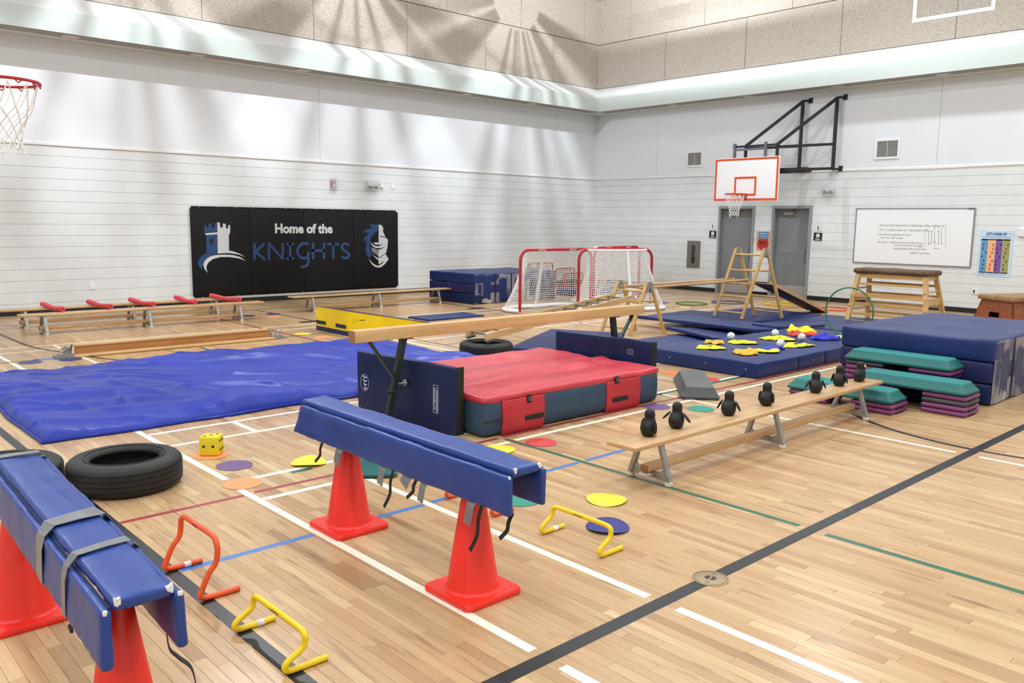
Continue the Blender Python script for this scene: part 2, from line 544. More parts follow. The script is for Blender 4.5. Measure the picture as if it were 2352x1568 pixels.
    def text(s, body, fr, size, width=None, bold=0.0, shear=0.0, lift=0.0, align='LEFT', sx=1.0):
        c = bpy.data.curves.new('t', 'FONT')
        c.body = body; c.size = size; c.offset = bold; c.shear = shear
        c.align_x = align; c.resolution_u = 3
        ob = bpy.data.objects.new('t', c)
        COL.objects.link(ob)
        bpy.context.view_layer.update()
        dg = bpy.context.evaluated_depsgraph_get()
        me = bpy.data.meshes.new_from_object(ob.evaluated_get(dg))
        o, ex, ey = [Vector(q) for q in fr]
        ez = ex.cross(ey).normalized()
        if width and me.vertices:
            xs = [v.co.x for v in me.vertices]
            sx = width / max(1e-6, max(xs) - min(xs))
        s.add([o + ex * (v.co.x * sx) + ey * v.co.y + ez * lift for v in me.vertices], [tuple(p.vertices) for p in me.polygons])
        bpy.data.objects.remove(ob); bpy.data.curves.remove(c); bpy.data.meshes.remove(me)
        return s
    def build(s, name, mats, parent=None, smooth=None, off=(0, 0, 0), rot=None):
        me = bpy.data.meshes.new(name)
        V = s.v
        if off != (0, 0, 0):
            V = [(p[0] - off[0], p[1] - off[1], p[2] - off[2]) for p in V]
        me.from_pydata(V, [], s.f)
        if not isinstance(mats, (list, tuple)): mats = [mats]
        for m_ in mats: me.materials.append(M[m_])
        if len(mats) > 1: me.polygons.foreach_set('material_index', s.mi)
        if s.val and len(s.val) == len(s.f):
            at = me.attributes.new('tone', 'FLOAT', 'FACE')
            at.data.foreach_set('value', s.val)
        if smooth is not None:
            me.polygons.foreach_set('use_smooth', [True] * len(s.f))
            me.set_sharp_from_angle(angle=radians(smooth))
        me.update()
        o = bpy.data.objects.new(name, me)
        COL.objects.link(o)
        if parent: o.parent = parent
        return o

def tag(o, label=None, cat=None, group=None, kind=None):
    if label: o['label'] = label
    if cat: o['category'] = cat
    if group: o['group'] = group
    if kind: o['kind'] = kind
    return o
def thing(name, label, cat, loc=(0, 0, 0), rz=0.0, group=None):
    o = bpy.data.objects.new(name, None)
    o.empty_display_size = 0.1
    COL.objects.link(o)
    o.location = loc; o.rotation_euler = (0, 0, rz)
    return tag(o, label, cat, group)
KIDS = {}
def kids(o): return [c for c in bpy.data.objects if c.parent == o]
def dup(root, loc, rz, label, group=None):
    r = root.copy(); COL.objects.link(r)
    r.location = loc; r.rotation_euler = (0, 0, rz)
    r['label'] = label
    if group: r['group'] = group
    for ch in kids(root):
        c = ch.copy(); COL.objects.link(c); c.parent = r
        for g in kids(ch):
            d = g.copy(); COL.objects.link(d); d.parent = c
    return r
def circ(cx, cy, r, n=24, a0=0.0, a1=2 * pi):
    return [(cx + r * cos(a0 + (a1 - a0) * i / n), cy + r * sin(a0 + (a1 - a0) * i / n)) for i in range(n)]
def arc3(c, r, ex, ey, a0, a1, n):
    c = Vector(c); ex = Vector(ex); ey = Vector(ey)
    return [c + ex * (r * cos(a0 + (a1 - a0) * i / n)) + ey * (r * sin(a0 + (a1 - a0) * i / n)) for i in range(n + 1)]
def smooth_path(pts, n=6, closed=False):
    """Catmull-Rom through pts"""
    P = [Vector(p) for p in pts]
    out = []
    m = len(P)
    for i in range(m if closed else m - 1):
        if closed: p0, p1, p2, p3 = P[i - 1], P[i], P[(i + 1) % m], P[(i + 2) % m]
        else: p0, p1, p2, p3 = P[max(i - 1, 0)], P[i], P[i + 1], P[min(i + 2, m - 1)]
        for k in range(n):
            t = k / n
            out.append(0.5 * ((2 * p1) + (p2 - p0) * t + (2 * p0 - 5 * p1 + 4 * p2 - p3) * t * t + (3 * p1 - p0 - 3 * p2 + p3) * t ** 3))
    if not closed: out.append(P[-1])
    return out
def nz(x, y, z=0.0): return noise.noise(Vector((x, y, z)))
def rnd(a, b): return random.uniform(a, b)
RZ = lambda a: Matrix.Rotation(a, 3, 'Z')
random.seed(7)
def pix(px, py, ax, val):
    """measured photo point -> room point on the plane axis ax = val"""
    d = _f + _r2 * ((px - 1176) / 1916.35) - _u2 * ((py - 784) / 1916.35)
    return EYE + d * ((val - EYE[ax]) / d[ax])
XW, YW = 18.64, 16.64          # right wall plane x, left wall plane y
XB, YB = -6.0, -6.0            # walls behind the camera
# ------------------------------------------------------------------ floor
def floor():
    fl_ = MB().box(((XW + XB) / 2, (YW + YB) / 2, -0.06), (XW - XB + .4, YW - YB + .4, 0.09)).build('floor', 'darkwood')
    tag(fl_, 'glossy maple strip floor of the gym with painted game lines', kind='structure')
    W = 0.0575
    planks = []
    row = 0
    x = XB
    rr = random.Random(3)
    while x < XW:
        x1 = min(x + W, XW)
        y = YB - rr.uniform(0, 1.2)
        while y < YW:
            L = rr.choice((0.32, 0.45, 0.6, 0.75, 0.9, 1.1, 1.3)) * rr.uniform(0.85, 1.15)
            y1 = min(y + L, YW)
            if y1 > YB:
                planks.append((x, x1, max(y, YB), y1, min(0.999, max(0.001, rr.betavariate(2.2, 2.0)))))
            y = y1
        x = x1; row += 1
    def px(p):
        c = Vector(((p[0] + p[1]) / 2, (p[2] + p[3]) / 2, 0)) - EYE
        d = c.dot(_f)
        if d < 0.5: return -1
        u = c.dot(_r2) / d; v = c.dot(_u2) / d
        if abs(u) > 0.62 or v < -0.415 or v > 0.05: return -1
        return (p[3] - p[2]) / (d ** 3)
    order = sorted(range(len(planks)), key=lambda i: -px(planks[i]))
    near = set(order[:300])
    def addp(b, p):
        g = 0.0005
        x0, x1, y0, y1, t = p
        x0 += g; x1 -= g; y0 += g; y1 -= g
        e = 0.0006
        b.tone = t
        b.add([(x0, y0, -.012), (x1, y0, -.012), (x1, y1, -.012), (x0, y1, -.012), (x0, y0, -e), (x1, y0, -e), (x1, y1, -e), (x0, y1, -e),
               (x0 + e, y0 + e, 0), (x1 - e, y0 + e, 0), (x1 - e, y1 - e, 0), (x0 + e, y1 - e, 0)],
              [(8, 9, 10, 11), (4, 5, 9, 8), (5, 6, 10, 9), (6, 7, 11, 10), (7, 4, 8, 11), (0, 1, 5, 4), (1, 2, 6, 5), (2, 3, 7, 6), (3, 0, 4, 7)])
    far = MB()
    for i, p in enumerate(planks):
        if i in near:
            b = MB(); addp(b, p); b.build('plank', 'floor', fl_)
        else: addp(far, p)
    tag(far.build('plank_field', 'floor', fl_), kind='stuff')
    # painted lines, thin paint films on the planks
    def film(pts2, w, m, z=0.0006):
        b = MB()
        P = [Vector((q[0], q[1], 0)) for q in pts2]
        V = []; F = []
        for i, p in enumerate(P):
            t = (P[min(i + 1, len(P) - 1)] - P[max(0, i - 1)]).normalized()
            n_ = Vector((-t.y, t.x, 0))
            V += [p + n_ * w / 2 + Vector((0, 0, z)), p - n_ * w / 2 + Vector((0, 0, z))]
        for i in range(len(P) - 1): F.append((2 * i, 2 * i + 1, 2 * i + 3, 2 * i + 2))
        b.add(V, F)
        b.build('painted_line', m, fl_)
    X_, Y_ = lambda y, a, b: [(a, y), (b, y)], lambda x, a, b: [(x, a), (x, b)]
    K, Wh, G, Bl, Rd = 'line_black', 'line_white', 'line_green', 'line_blue', 'line_red'
    for pts, w, m in [
        (X_(2.22, -5, 18), .075, K), (Y_(1.45, 2.3, 9.6), .066, K), (Y_(1.45, -5, 2.14), .066, K),
        (Y_(2.268, 2.30, 5.04), .05, Wh), (Y_(2.268, -5, 2.13), .05, Wh), (Y_(2.29, 5.30, 11.95), .05, Wh),
        (Y_(3.03, 2.30, 4.75), .05, Wh), (Y_(3.03, -5, 2.13), .05, Wh), (Y_(3.03, 6.4, 6.80), .05, Wh), (Y_(3.06, 7.0, 12.53), .05, Wh),
        (Y_(4.455, 2.30, 4.88), .045, G), (Y_(4.44, -5, 2.13), .045, G), (Y_(4.52, 8.8, 11.15), .05, G),
        (Y_(6.90, 2.30, 4.78), .045, Wh), (Y_(6.90, -5, 2.13), .045, Wh), (Y_(6.91, 4.83, 5.2), .045, Wh),
        (X_(4.03, 1.49, 2.235), .045, Bl), (X_(4.03, 2.31, 3.0), .045, Bl), (X_(4.035, 3.06, 4.42), .045, Bl), (X_(4.035, 4.50, 6.86), .045, Bl),
        (X_(4.915, 1.485, 2.235), .042, Rd), (X_(4.93, 2.315, 4.42), .042, Rd), (X_(4.95, 4.49, 13.5), .045, Rd),
        (X_(4.79, 3.07, 4.42), .045, Wh), (X_(4.80, 4.49, 14.0), .05, Wh), (X_(4.77, 2.29, 3.0), .05, Wh),
        (X_(5.22, 2.44, 4.4), .05, Wh), (X_(5.24, 4.5, 9.2), .05, Wh), (X_(5.165, 2.70, 2.86), .05, G), (X_(5.185, 6.7, 9.0), .05, G),
        (X_(6.83, 2.32, 9.0), .05, Wh), (X_(6.38, 2.32, 9.0), .05, Wh),
        (X_(12.56, -2, 17), .05, Wh), (X_(12.12, -2, 17), .05, Wh), (X_(15.2, -5, 18), .05, K),
        (Y_(6.08, 9.9, 14.5), .05, Rd), (Y_(7.25, 12.7, 15.2), .05, K), (Y_(7.29, 8.8, 10.3), .035, K), (X_(9.3, 7.3, 7.9), .035, K),
        (Y_(7.03, 7.8, 10.4), .05, Wh), (Y_(6.29, 10.2, 10.95), .05, Bl), (X_(11.4, 5.9, 8.0), .045, K), (Y_(11.0, 12.0, 15.2), .05, K),
        (X_(11.35, 1.8, 2.6), .05, K), (X_(12.86, 6.95, 7.3), .18, K), (X_(12.86, 10.7, 11.1), .18, K), (X_(11.35, 2.55, 2.95), .14, Bl),
        (Y_(10.82, 9.3, 10.6), .05, Wh), (X_(9.9, 6.8, 18), .05, Wh), (X_(10.6, 12.9, 18.0), .04, K), (X_(14.1, 11.0, 18.2), .05, K),
        (Y_(16.6, 2.3, 14.1), .05, K), (X_(9.0, 15.5, 18.2), .04, K), (X_(12.9, 14.0, 18.0), .04, Rd)]:
        film(pts, w, m)
    film([(8.9 + 1.8 * cos(a), 2.22 + 1.8 * sin(a)) for a in [radians(135 + 3 * i) for i in range(31)]], .05, K, .0008)
    film(smooth_path([(2.75, 15.2, 0), (2.75, 14.15, 0), (2.771, 12.9, 0), (2.833, 12.34, 0), (3.012, 11.69, 0), (3.19, 11.08, 0), (3.43, 10.55, 0), (3.74, 9.99, 0), (4.2, 9.4, 0)], 5), .05, K, .0008)
    return fl_
FLOOR = floor()

# ------------------------------------------------------------------ walls
LEDGE, SOF, FACE, FELT = 2.975, 4.797, 5.15, 5.55
def blocks(wall, along, u0, u1, holes, eye_u, eye_d):
    """painted blocks laid in running bond; along(u, d, z) maps run, proud depth and height to the room"""
    L, H = 0.4, 0.2
    B_ = []
    for k in range(15):
        z0, z1 = k * H, min((k + 1) * H, LEDGE)
        u = u0 - (0.2 if k % 2 else 0.0)
        while u < u1:
            a, b = max(u, u0), min(u + L, u1)
            segs = [(a, b)]
            for (h0, h1, hz) in holes:
                if z0 < hz - 0.02:
                    ns = []
                    for (s0, s1) in segs:
                        if s1 <= h0 or s0 >= h1: ns.append((s0, s1))
                        else:
                            if s0 < h0: ns.append((s0, h0))
                            if s1 > h1: ns.append((h1, s1))
                    segs = ns
            for (s0, s1) in segs:
                if s1 - s0 > 0.01: B_.append((s0, s1, z0, z1))
            u += L
    def put(b, q):
        s0, s1, z0, z1 = q
        g, e, D = 0.0002, 0.003, 0.004
        z0 += 0.0016; z1 -= 0.0016
        s0 += g; s1 -= g
        P = [(s0, 0, z0), (s1, 0, z0), (s1, 0, z1), (s0, 0, z1), (s0 + .0002, D, z0 + e), (s1 - .0002, D, z0 + e), (s1 - .0002, D, z1 - e), (s0 + .0002, D, z1 - e)]
        V = [along(*p) for p in P]
        F = [(4, 5, 6, 7), (0, 1, 5, 4), (1, 2, 6, 5), (2, 3, 7, 6), (3, 0, 4, 7)]
        b.add(V, F)
    def near(q):
        du = (q[0] + q[1]) / 2 - eye_u
        return sqrt(du * du + eye_d * eye_d + ((q[2] + q[3]) / 2 - 1.75) ** 2) + (50 if not vis(q) else 0)
    def vis(q):
        c = Vector(along((q[0] + q[1]) / 2, 0, (q[2] + q[3]) / 2)) - EYE
        d = c.dot(_f)
        return d > 1 and abs(c.dot(_r2) / d) < 0.61
    B_.sort(key=near)
    for q in B_[:300]:
        b = MB(); put(b, q); b.build('block', 'block', wall)
    b = MB()
    for q in B_[300:]: put(b, q)
    tag(b.build('block_courses', 'block', wall), kind='stuff')

def struct(o, label):
    return tag(o, label, kind='structure')
# left wall (plane y = YW), seen on the left of the photograph
wl = MB()
wl.box(((XB + XW) / 2, YW + .13, 4.1), (XW - XB + .5, .25, 8.3))
WL = struct(wl.build('wall_left', 'block'), 'white left wall, painted block below and plain panels above')
blocks(WL, lambda u, d, z: (u, YW - d, z), XB, XW, [], 0.0, YW)
wr = MB()
DOORS = ((9.803, 10.828), (11.312, 12.35))
prev = YB
for (a, b_) in DOORS:
    wr.box((XW + .13, (prev + a) / 2, 4.1), (.25, a - prev, 8.3)); prev = b_
wr.box((XW + .13, (prev + YW) / 2, 4.1), (.25, YW - prev, 8.3))
for (a, b_) in DOORS: wr.box((XW + .13, (a + b_) / 2, (2.215 + 8.25) / 2), (.25, b_ - a, 8.25 - 2.215))
WR = struct(wr.build('wall_right', 'block'), 'white right wall with two grey doors, painted block below')
blocks(WR, lambda u, d, z: (XW - d, u, z), YB, YW, [(a, b_, 2.215) for a, b_ in DOORS], 0.0, XW)
WBk = struct(MB().box((XB - .13, (YB + YW) / 2, 4.1), (.25, YW - YB + .5, 8.3)).build('wall_back', 'block'), 'white gym wall behind the camera on the left')
WBf = struct(MB().box(((XB + XW) / 2, YB - .13, 4.1), (XW - XB + .5, .25, 8.3)).build('wall_front', 'block'), 'white gym wall behind the camera on the right')
CE = struct(MB().box(((XB + XW) / 2, (YB + YW) / 2, CEIL + .05), (XW - XB + .5, YW - YB + .5, .1)).build('ceiling', 'ceiling'), 'pale ceiling of the gym high above')
# drywall sheets above the ledge
for a, b_ in ((XB, -5.05), (-5.05, 2.27), (2.27, 9.58), (9.58, 16.9), (16.9, XW)):
    MB().box(((a + b_) / 2, YW - .004, (LEDGE + SOF) / 2 + .03), (b_ - a - .006, .012, SOF - LEDGE)).build('drywall_sheet', 'drywall', WL)
for a, b_ in ((YB, -.2), (-.2, 7.1), (7.1, 14.4), (14.4, YW)):
    MB().box((XW - .004, (a + b_) / 2, (LEDGE + SOF) / 2 + .03), (.012, b_ - a - .006, SOF - LEDGE)).build('drywall_sheet', 'drywall', WR)
# acoustic felt panels near the ceiling
def felts(wall, along, u0, u1, first, second, tall):
    for z0, z1, st in ((FELT + .01, 6.755, first), (6.775, 7.985, second)):
        u = st
        while u > u0: u -= 2.435
        while u < u1:
            a, b_ = max(u, u0), min(u + 2.435, u1)
            if b_ - a > .05:
                P = [along(*p) for p in ((a + .006, 0, z0), (b_ - .006, 0, z0), (b_ - .006, .03, z0), (a + .006, .03, z0), (a + .006, 0, z1), (b_ - .006, 0, z1), (b_ - .006, .03, z1), (a + .006, .03, z1))]
                MB().hexa(P).build('acoustic_panel', 'felt', wall)
            u += 2.435
felts(WL, lambda u, d, z: (u, YW - d, z), XB, XW, 7.04, 8.25, 1)
felts(WR, lambda u, d, z: (XW - d, u, z), YB, YW, 6.93, 5.73, 1)
MB().box(((XB + XW) / 2, YW - .003, 6.8), (XW - XB, .006, 2.5)).build('felt_backing', 'feltgap', WL)
MB().box((XW - .003, (YB + YW) / 2, 6.8), (.006, YW - YB, 2.5)).build('felt_backing', 'feltgap', WR)
# cornice bulkheads
def cornice(name, label, ax):
    prof = ((0, SOF), (.74, SOF), (.74, FACE), (.02, FELT), (0, FELT))
    b = MB()
    if ax == 'x':
        A = [(XB, YW - d, z) for d, z in prof]; Bp = [(XW - d * .999, YW - d, z) for d, z in prof]
    else:
        A = [(XW - d, YW - d, z) for d, z in prof]; Bp = [(XW - d, YB, z) for d, z in prof]
    n = len(prof)
    b.add(A + Bp, [(i, (i + 1) % n, n + (i + 1) % n, n + i) for i in range(n)] + [tuple(range(n)), tuple(range(2 * n - 1, n - 1, -1))])
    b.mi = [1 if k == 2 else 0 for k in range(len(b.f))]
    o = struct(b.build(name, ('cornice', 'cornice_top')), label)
    # perforated soffit strip, shade put into its brown-grey colour, with paler cover plates
    s = MB()
    if ax == 'x': s.box(((XB + XW - .72) / 2, YW - .555, SOF - .004), (XW - .74 - XB, .33, .01))
    else: s.box((XW - .555, (YB + YW - .72) / 2, SOF - .004), (.33, YW - .74 - YB, .01))
    s.build('soffit_grille', 'soffit', o)
    u = 4.5 if ax == 'x' else 2.5
    while u < (17.5 if ax == 'x' else 15.5):
        if ax == 'x': MB().box((u, YW - .575, SOF - .012), (.26, .2, .012)).build('cover_plate', 'soffit2', o)
        else: MB().box((XW - .575, u, SOF - .012), (.2, .26, .012)).build('cover_plate', 'soffit2', o)
        u += 2.2
    # lower drywall lip
    return o
cornice('trim_1', 'white boxed cornice with shade-tinted soffit along the left wall', 'x')
cornice('trim_2', 'white boxed cornice with shade-tinted soffit along the right wall', 'y')
b = MB().hexa([(XB, YW - .035, LEDGE + .008), (XW - .03, YW - .035, LEDGE + .008), (XW, YW, LEDGE), (XB, YW, LEDGE), (XB, YW - .035, 3.02), (XW - .03, YW - .035, 3.02), (XW, YW, 3.05), (XB, YW, 3.05)])
struct(b.build('trim_3', 'trim'), 'thin white ledge along the left wall above the blocks')
# the right ledge sags a little near its middle
b = MB()
ys = [YB + (YW - YB) * i / 60 for i in range(61)]
V = []
for y in ys:
    dz = -0.018 * math.exp(-((y - 7.2) / 0.9) ** 2)
    V += [(XW, y, LEDGE + dz), (XW - .03, y, LEDGE + .008 + dz), (XW - .03, y, 3.02 + dz), (XW, y, 3.05)]
F = []
for i in range(60):
    for k in range(4): F.append((4 * i + k, 4 * i + 4 + k, 4 * i + 4 + (k + 1) % 4, 4 * i + (k + 1) % 4))
b.add(V, F)
struct(b.build('trim_4', 'trim'), 'thin white ledge along the right wall above the blocks')
struct(MB().box(((XB + XW) / 2, YW - .008, .052), (XW - XB, .016, .1)).build('baseboard_left', 'baseboard'), 'black rubber baseboard of the left wall')
b = MB(); prev = YB
for (a, b_) in DOORS:
    b.box((XW - .008, (prev + a) / 2, .052), (.016, a - prev, .1)); prev = b_
b.box((XW - .008, (prev + YW) / 2, .052), (.016, YW - prev, .1))
struct(b.build('baseboard_right', 'baseboard'), 'black rubber baseboard of the right wall')

# ------------------------------------------------------------------ doors
def door(n, y0, y1, label):
    fr = MB()
    T = 2.215
    for y in (y0 + .03, y1 - .03): fr.box((XW + .05, y, T / 2), (.17, .06, T))
    fr.box((XW + .05, (y0 + y1) / 2, T - .035), (.17, y1 - y0 - .12, .07))
    o = struct(fr.build('door_%d' % n, 'frame'), label)
    a, b_ = y0 + .06, y1 - .06
    lf = MB().box((XW + .115, (a + b_) / 2, (2.145 + .01) / 2), (.045, b_ - a - .008, 2.13)).build('door_leaf', 'door', o)
    MB().box((XW + .09, (a + b_) / 2, .16), (.006, b_ - a - .05, .28)).build('kick_plate', 'kick', o)
    hy = a + .09
    MB().box((XW + .089, hy, 1.02), (.006, .09, .36)).build('push_plate', 'grey_metal', o)
    b = MB(); b.box((XW + .07, (a + b_) / 2 + .12, 2.03), (.06, .26, .07)); b.build('door_closer', 'alu', o)
    b = MB(); b.tube([(XW + .06, (a + b_) / 2 + .05, 2.075), (XW + .02, (a + b_) / 2 - .1, 2.10), (XW - .0, (a + b_) / 2 + .1, 2.13)], .009, 6); b.build('closer_arm', 'grey_metal', o)
    b = MB(); b.tube([(XW + .09, hy, 1.29), (XW + .075, hy, 1.29)], .025, 10); b.build('lock_cylinder', 'steel', o)
    for z in (.3, 1.1, 1.9): MB().box((XW + .085, b_ + .002, z), (.02, .02, .1)).build('hinge', 'grey_metal', o)
    return o
door(1, 11.312, 12.35, 'grey steel door at the left behind the basketball hoop')
door(2, 9.803, 10.828, 'grey steel door at the right with the kick plate')

# ------------------------------------------------------------------ guarded lamp fixtures of the row nearest the left wall (above the frame)
for i, (x, y, z) in enumerate(GUARDED):
    t = thing('high_bay_lamp', ('long ceiling lamp with streak-casting guard bars, leftmost of the row along the left wall', 'long ceiling lamp with streak-casting guard bars, above the benches by the left wall', 'long ceiling lamp with streak-casting guard bars, above the wall padding', 'long ceiling lamp with streak-casting guard bars, nearest the room corner')[i], 'ceiling lamp', (x, y, z))
    MB().box((0, 0, .09), (.34, 1.3, .05)).build('housing', 'white_plastic', t)
    MB().ball((0, 0, 0), .017, 10, 8).build('lamp_bulb', 'tube', t)
    MB().tube([(0, 0, .03), (0, 0, .07)], .02, 10).build('bulb_socket', 'white_plastic', t)
    for q in (-.4, .4): MB().tube([(0, q, .11), (0, q, CEIL - z)], .008, 6).build('hanger', 'steel', t)
    for k, (an, w) in enumerate(((-74, .05), (-52, .09), (-14, .024), (-2, .022), (4, .012), (15, .026), (24, .014), (40, .06), (66, .08))):  # bar angles, widths and length shaped to cast fan shadows on the wall
        a = radians(an + (4 * (3 - i) if k % 2 else -3 * (3 - i)))
        R = Matrix.Rotation(-a, 3, 'Y')
        MB().box((-.25 * sin(-a), 0, -.25 * cos(a)), (w, 2.6, .006), R).build('streak_bar', 'wire', t)
    for q in (-.62, .62):
        MB().tube([(.255 * sin(radians(an)), q, -.255 * cos(radians(an))) for an in range(-80, 81, 16)], .004, 5).build('guard_hoop', 'wire', t)
# ------------------------------------------------------------------ wall padding with the school emblem
def wall_padding():
    x0, x1, z0, z1 = 6.64, 11.60, 0.165, 1.965
    y = YW - .008
    t = thing('wall_padding', 'black padded wall panels printed Home of the KNIGHTS', 'wall padding', (x0, y, z0))
    off = (x0, y, z0)
    seams = [6.64, 7.875, 9.125, 10.375, 11.60]
    for i in range(4):
        a, b_ = seams[i], seams[i + 1]
        MB().soft(((a + b_) / 2, y - .03, (z0 + z1) / 2), (b_ - a - .004, .05, z1 - z0 - .05), .007).build('pad', 'black_vinyl', t, 40, off)
    MB().box(((x0 + x1) / 2, y - .008, z1 - .012), (x1 - x0 - .06, .014, .05)).build('top_flange', 'black_vinyl', t, None, off)
    MB().box(((x0 + x1) / 2, y - .008, z0 + .012), (x1 - x0 - .06, .014, .05)).build('bottom_flange', 'black_vinyl', t, None, off)
    for i in range(13):
        for z in (z1 + .002, z0):
            MB().lathe([(.012, 0), (.012, .006)], 8, (x0 + .2 + i * .375, y - .014, z), Matrix.Rotation(pi / 2, 3, 'X')).build('screw', 'steel', t, None, off)
    FR = ((0, y - .0565, 0), (1, 0, 0), (0, 0, 1))
    # castle: digitised in the picture of the sign, mapped linearly to the pad
    def C(px, py):   # crop pixels (420,460,x6.53) to wall metres
        q = pix(420 + px / 6.533, 460 + py / 6.533, 1, y - .056)
        return (q.x, q.z)
    def D(px, py):
        q = pix(680 + px / 6.535, 460 + py / 6.533, 1, y - .056)
        return (q.x, q.z)
    cblue, cwhite, blue, white = MB(), MB(), MB(), MB()
    hb, hw = blue, white
    blue, white = cblue, cwhite
    P = lambda L, f=C: [f(*q) for q in L]
    blue.flat(P([(325, 480), (320, 378), (355, 372), (357, 420), (382, 418), (386, 352), (432, 346), (436, 412), (473, 406), (478, 336), (514, 330), (516, 468)][::-1]), FR)
    blue.flat(P([(350, 525), (520, 512), (522, 800), (440, 800), (354, 798)]), FR)
    blue.flat(P([(354, 796), (523, 800), (430, 830), (350, 880), (305, 945), (288, 1000), (297, 1052), (255, 1010), (228, 945), (236, 900), (272, 840), (318, 806)]), FR)
    white.flat(P([(516, 328), (555, 334), (560, 404), (596, 410), (600, 346), (643, 354), (648, 420), (676, 424), (682, 366), (711, 378), (708, 490), (690, 520), (692, 752), (760, 766), (850, 798), (935, 850), (840, 812), (740, 796), (640, 790), (524, 799)]), FR)
    white.flat(P([(325, 494), (520, 478), (520, 508), (350, 520)]), FR, .0003)
    white.flat(P([(378, 1090), (325, 1030), (306, 970), (325, 905), (385, 850), (480, 822), (620, 812), (740, 818), (850, 845), (945, 905), (830, 868), (700, 850), (560, 850), (450, 880), (385, 930), (355, 985), (356, 1040)]), FR)
    # helmet
    blue, white = hb, hw
    blue.flat(P([(1098, 362), (1234, 360), (1232, 452), (1180, 490), (1125, 560), (1108, 640), (1118, 740), (1140, 810), (1104, 868), (1060, 815), (1042, 740), (1052, 660), (1055, 610), (1030, 605), (1008, 632), (1020, 570), (1070, 512), (1085, 490), (1040, 480), (1000, 500), (1020, 455), (1070, 430), (1145, 420), (1112, 392)], D), FR, .0001)
    white.flat(P([(1240, 362), (1280, 370), (1308, 410), (1306, 470), (1342, 550), (1258, 530), (1262, 545), (1350, 562), (1380, 590), (1372, 700), (1350, 790), (1240, 860), (1240, 742), (1300, 720), (1345, 682), (1290, 712), (1240, 718), (1240, 690), (1308, 655), (1240, 668)], D), FR)
    white.flat(P([(1112, 618), (1140, 655), (1180, 680), (1238, 690), (1238, 718), (1180, 708), (1135, 672)], D), FR)
    white.flat(P([(1156, 640), (1200, 630), (1238, 632), (1238, 662), (1200, 664)], D), FR)
    for k in range(4):
        xx = 1136 + k * 27
        white.flat(P([(xx, 705 + k * 10), (xx + 13, 712 + k * 10), (xx + 20, 780 + k * 20), (xx + 8, 772 + k * 20)], D), FR)
    white.flat(P([(1140, 806), (1180, 838), (1240, 872), (1330, 812), (1345, 806), (1390, 880), (1330, 960), (1280, 1000), (1240, 1008), (1190, 998), (1140, 960), (1086, 876), (1150, 940), (1200, 975), (1240, 982), (1290, 950), (1330, 900), (1240, 965), (1238, 900), (1190, 862)], D), FR, .0002)
    cblue.build('castle_blue', 'logo_blue', t, None, off)
    cwhite.build('castle_silver', 'logo_white', t, None, off)
    blue.build('helmet_plume', 'logo_blue', t, None, off)
    white.build('helmet_silver', 'logo_white', t, None, off)
    dark = MB()
    win = [C(400, 662), C(456, 664)] + [C(456 - 28 + 28 * cos(a), 598 - 36 * sin(a)) for a in [pi * i / 8 for i in range(9)]]
    dark.flat(win, FR, .0006)
    dark.build('emblem_window', 'sign_black', t, None, off)
    # lettering
    a = C(1378, 490); e = D(545, 495)
    tx = MB().text('Home of the', ((a[0], y - .057, a[1] + .005), (1, 0, 0), (0, 0, 1)), .27, width=e[0] - a[0], bold=.012)
    tx.build('lettering', 'logo_white', t, None, off)
    kx = MB()
    def S(pts, f, w=.058): kx.stroke([f(*q) for q in pts], w, FR, .0004)
    S([(1075, 655), (1075, 880)], C); S([(1215, 655), (1090, 770), (1225, 880)], C)
    S([(1292, 880), (1292, 650), (1498, 875), (1498, 655)], C)
    S([(1565, 655), (1655, 655)], C); S([(1610, 655), (1610, 870)], C); S([(1565, 872), (1655, 872)], C)
    S([(180, 655), (140, 645), (95, 650), (45, 690), (15, 750), (30, 815), (75, 860), (130, 870), (170, 850)], D)
    S([(185, 790), (185, 930), (165, 975), (120, 995), (82, 995)], D)
    S([(255, 650), (255, 868)], D); S([(420, 650), (420, 868)], D); S([(255, 752), (420, 752)], D)
    S([(475, 655), (635, 655)], D); S([(558, 655), (558, 868)], D)
    S([(785, 665), (740, 648), (700, 665), (685, 705), (700, 740), (770, 780), (800, 820), (775, 862), (730, 868), (690, 850)], D)
    kx.build('knights_lettering', 'logo_blue', t, None, off)
    return t
wall_padding()

# ------------------------------------------------------------------ small things on the left wall
def wire_guard(name, label, loc, face, w, h, d, extra=True):
    """wire cage over a wall fixture; face = unit vector into the room"""
    t = thing(name, label, 'wire guard', loc)
    fx = Vector(face); ux = Vector((0, 0, 1)).cross(fx); uz = Vector((0, 0, 1))
    c = MB()
    nx_, nz_ = 6, 5
    for i in range(nx_ + 1):
        u = ux * (w * (i / nx_ - .5))
        c.tube([u - uz * h / 2, u - uz * h / 2 + fx * d, u + uz * h / 2 + fx * d, u + uz * h / 2], .004, 5)
    for k in range(nz_ + 1):
        z = uz * (h * (k / nz_ - .5))
        c.tube([z - ux * w / 2, z - ux * w / 2 + fx * d, z + ux * w / 2 + fx * d, z + ux * w / 2], .004, 5)
    c.build('wire_cage', 'wire', t)
    return t, fx, ux, uz
t, fx, ux, uz = wire_guard('exit_light_guard', 'white wire guard over an emergency light above the black wall padding', (10.89, YW - .008, 2.54), (0, -1, 0), .36, .22, .12)
b = MB(); b.box((0, -.035, .02), (.22, .07, .1)); b.build('light_housing', 'white_plastic', t)
for s in (-1, 1):
    MB().lathe([(.03, 0), (.045, .05), (.0, .055)], 12, (s * .08, -.05, -.05), Matrix.Rotation(pi / 2, 3, 'X')).build('lamp_head', 'grey_metal', t)
b = MB().box((.28, -.03, .0), (.1, .05, .09)); b.build('junction_box', 'white_plastic', t)
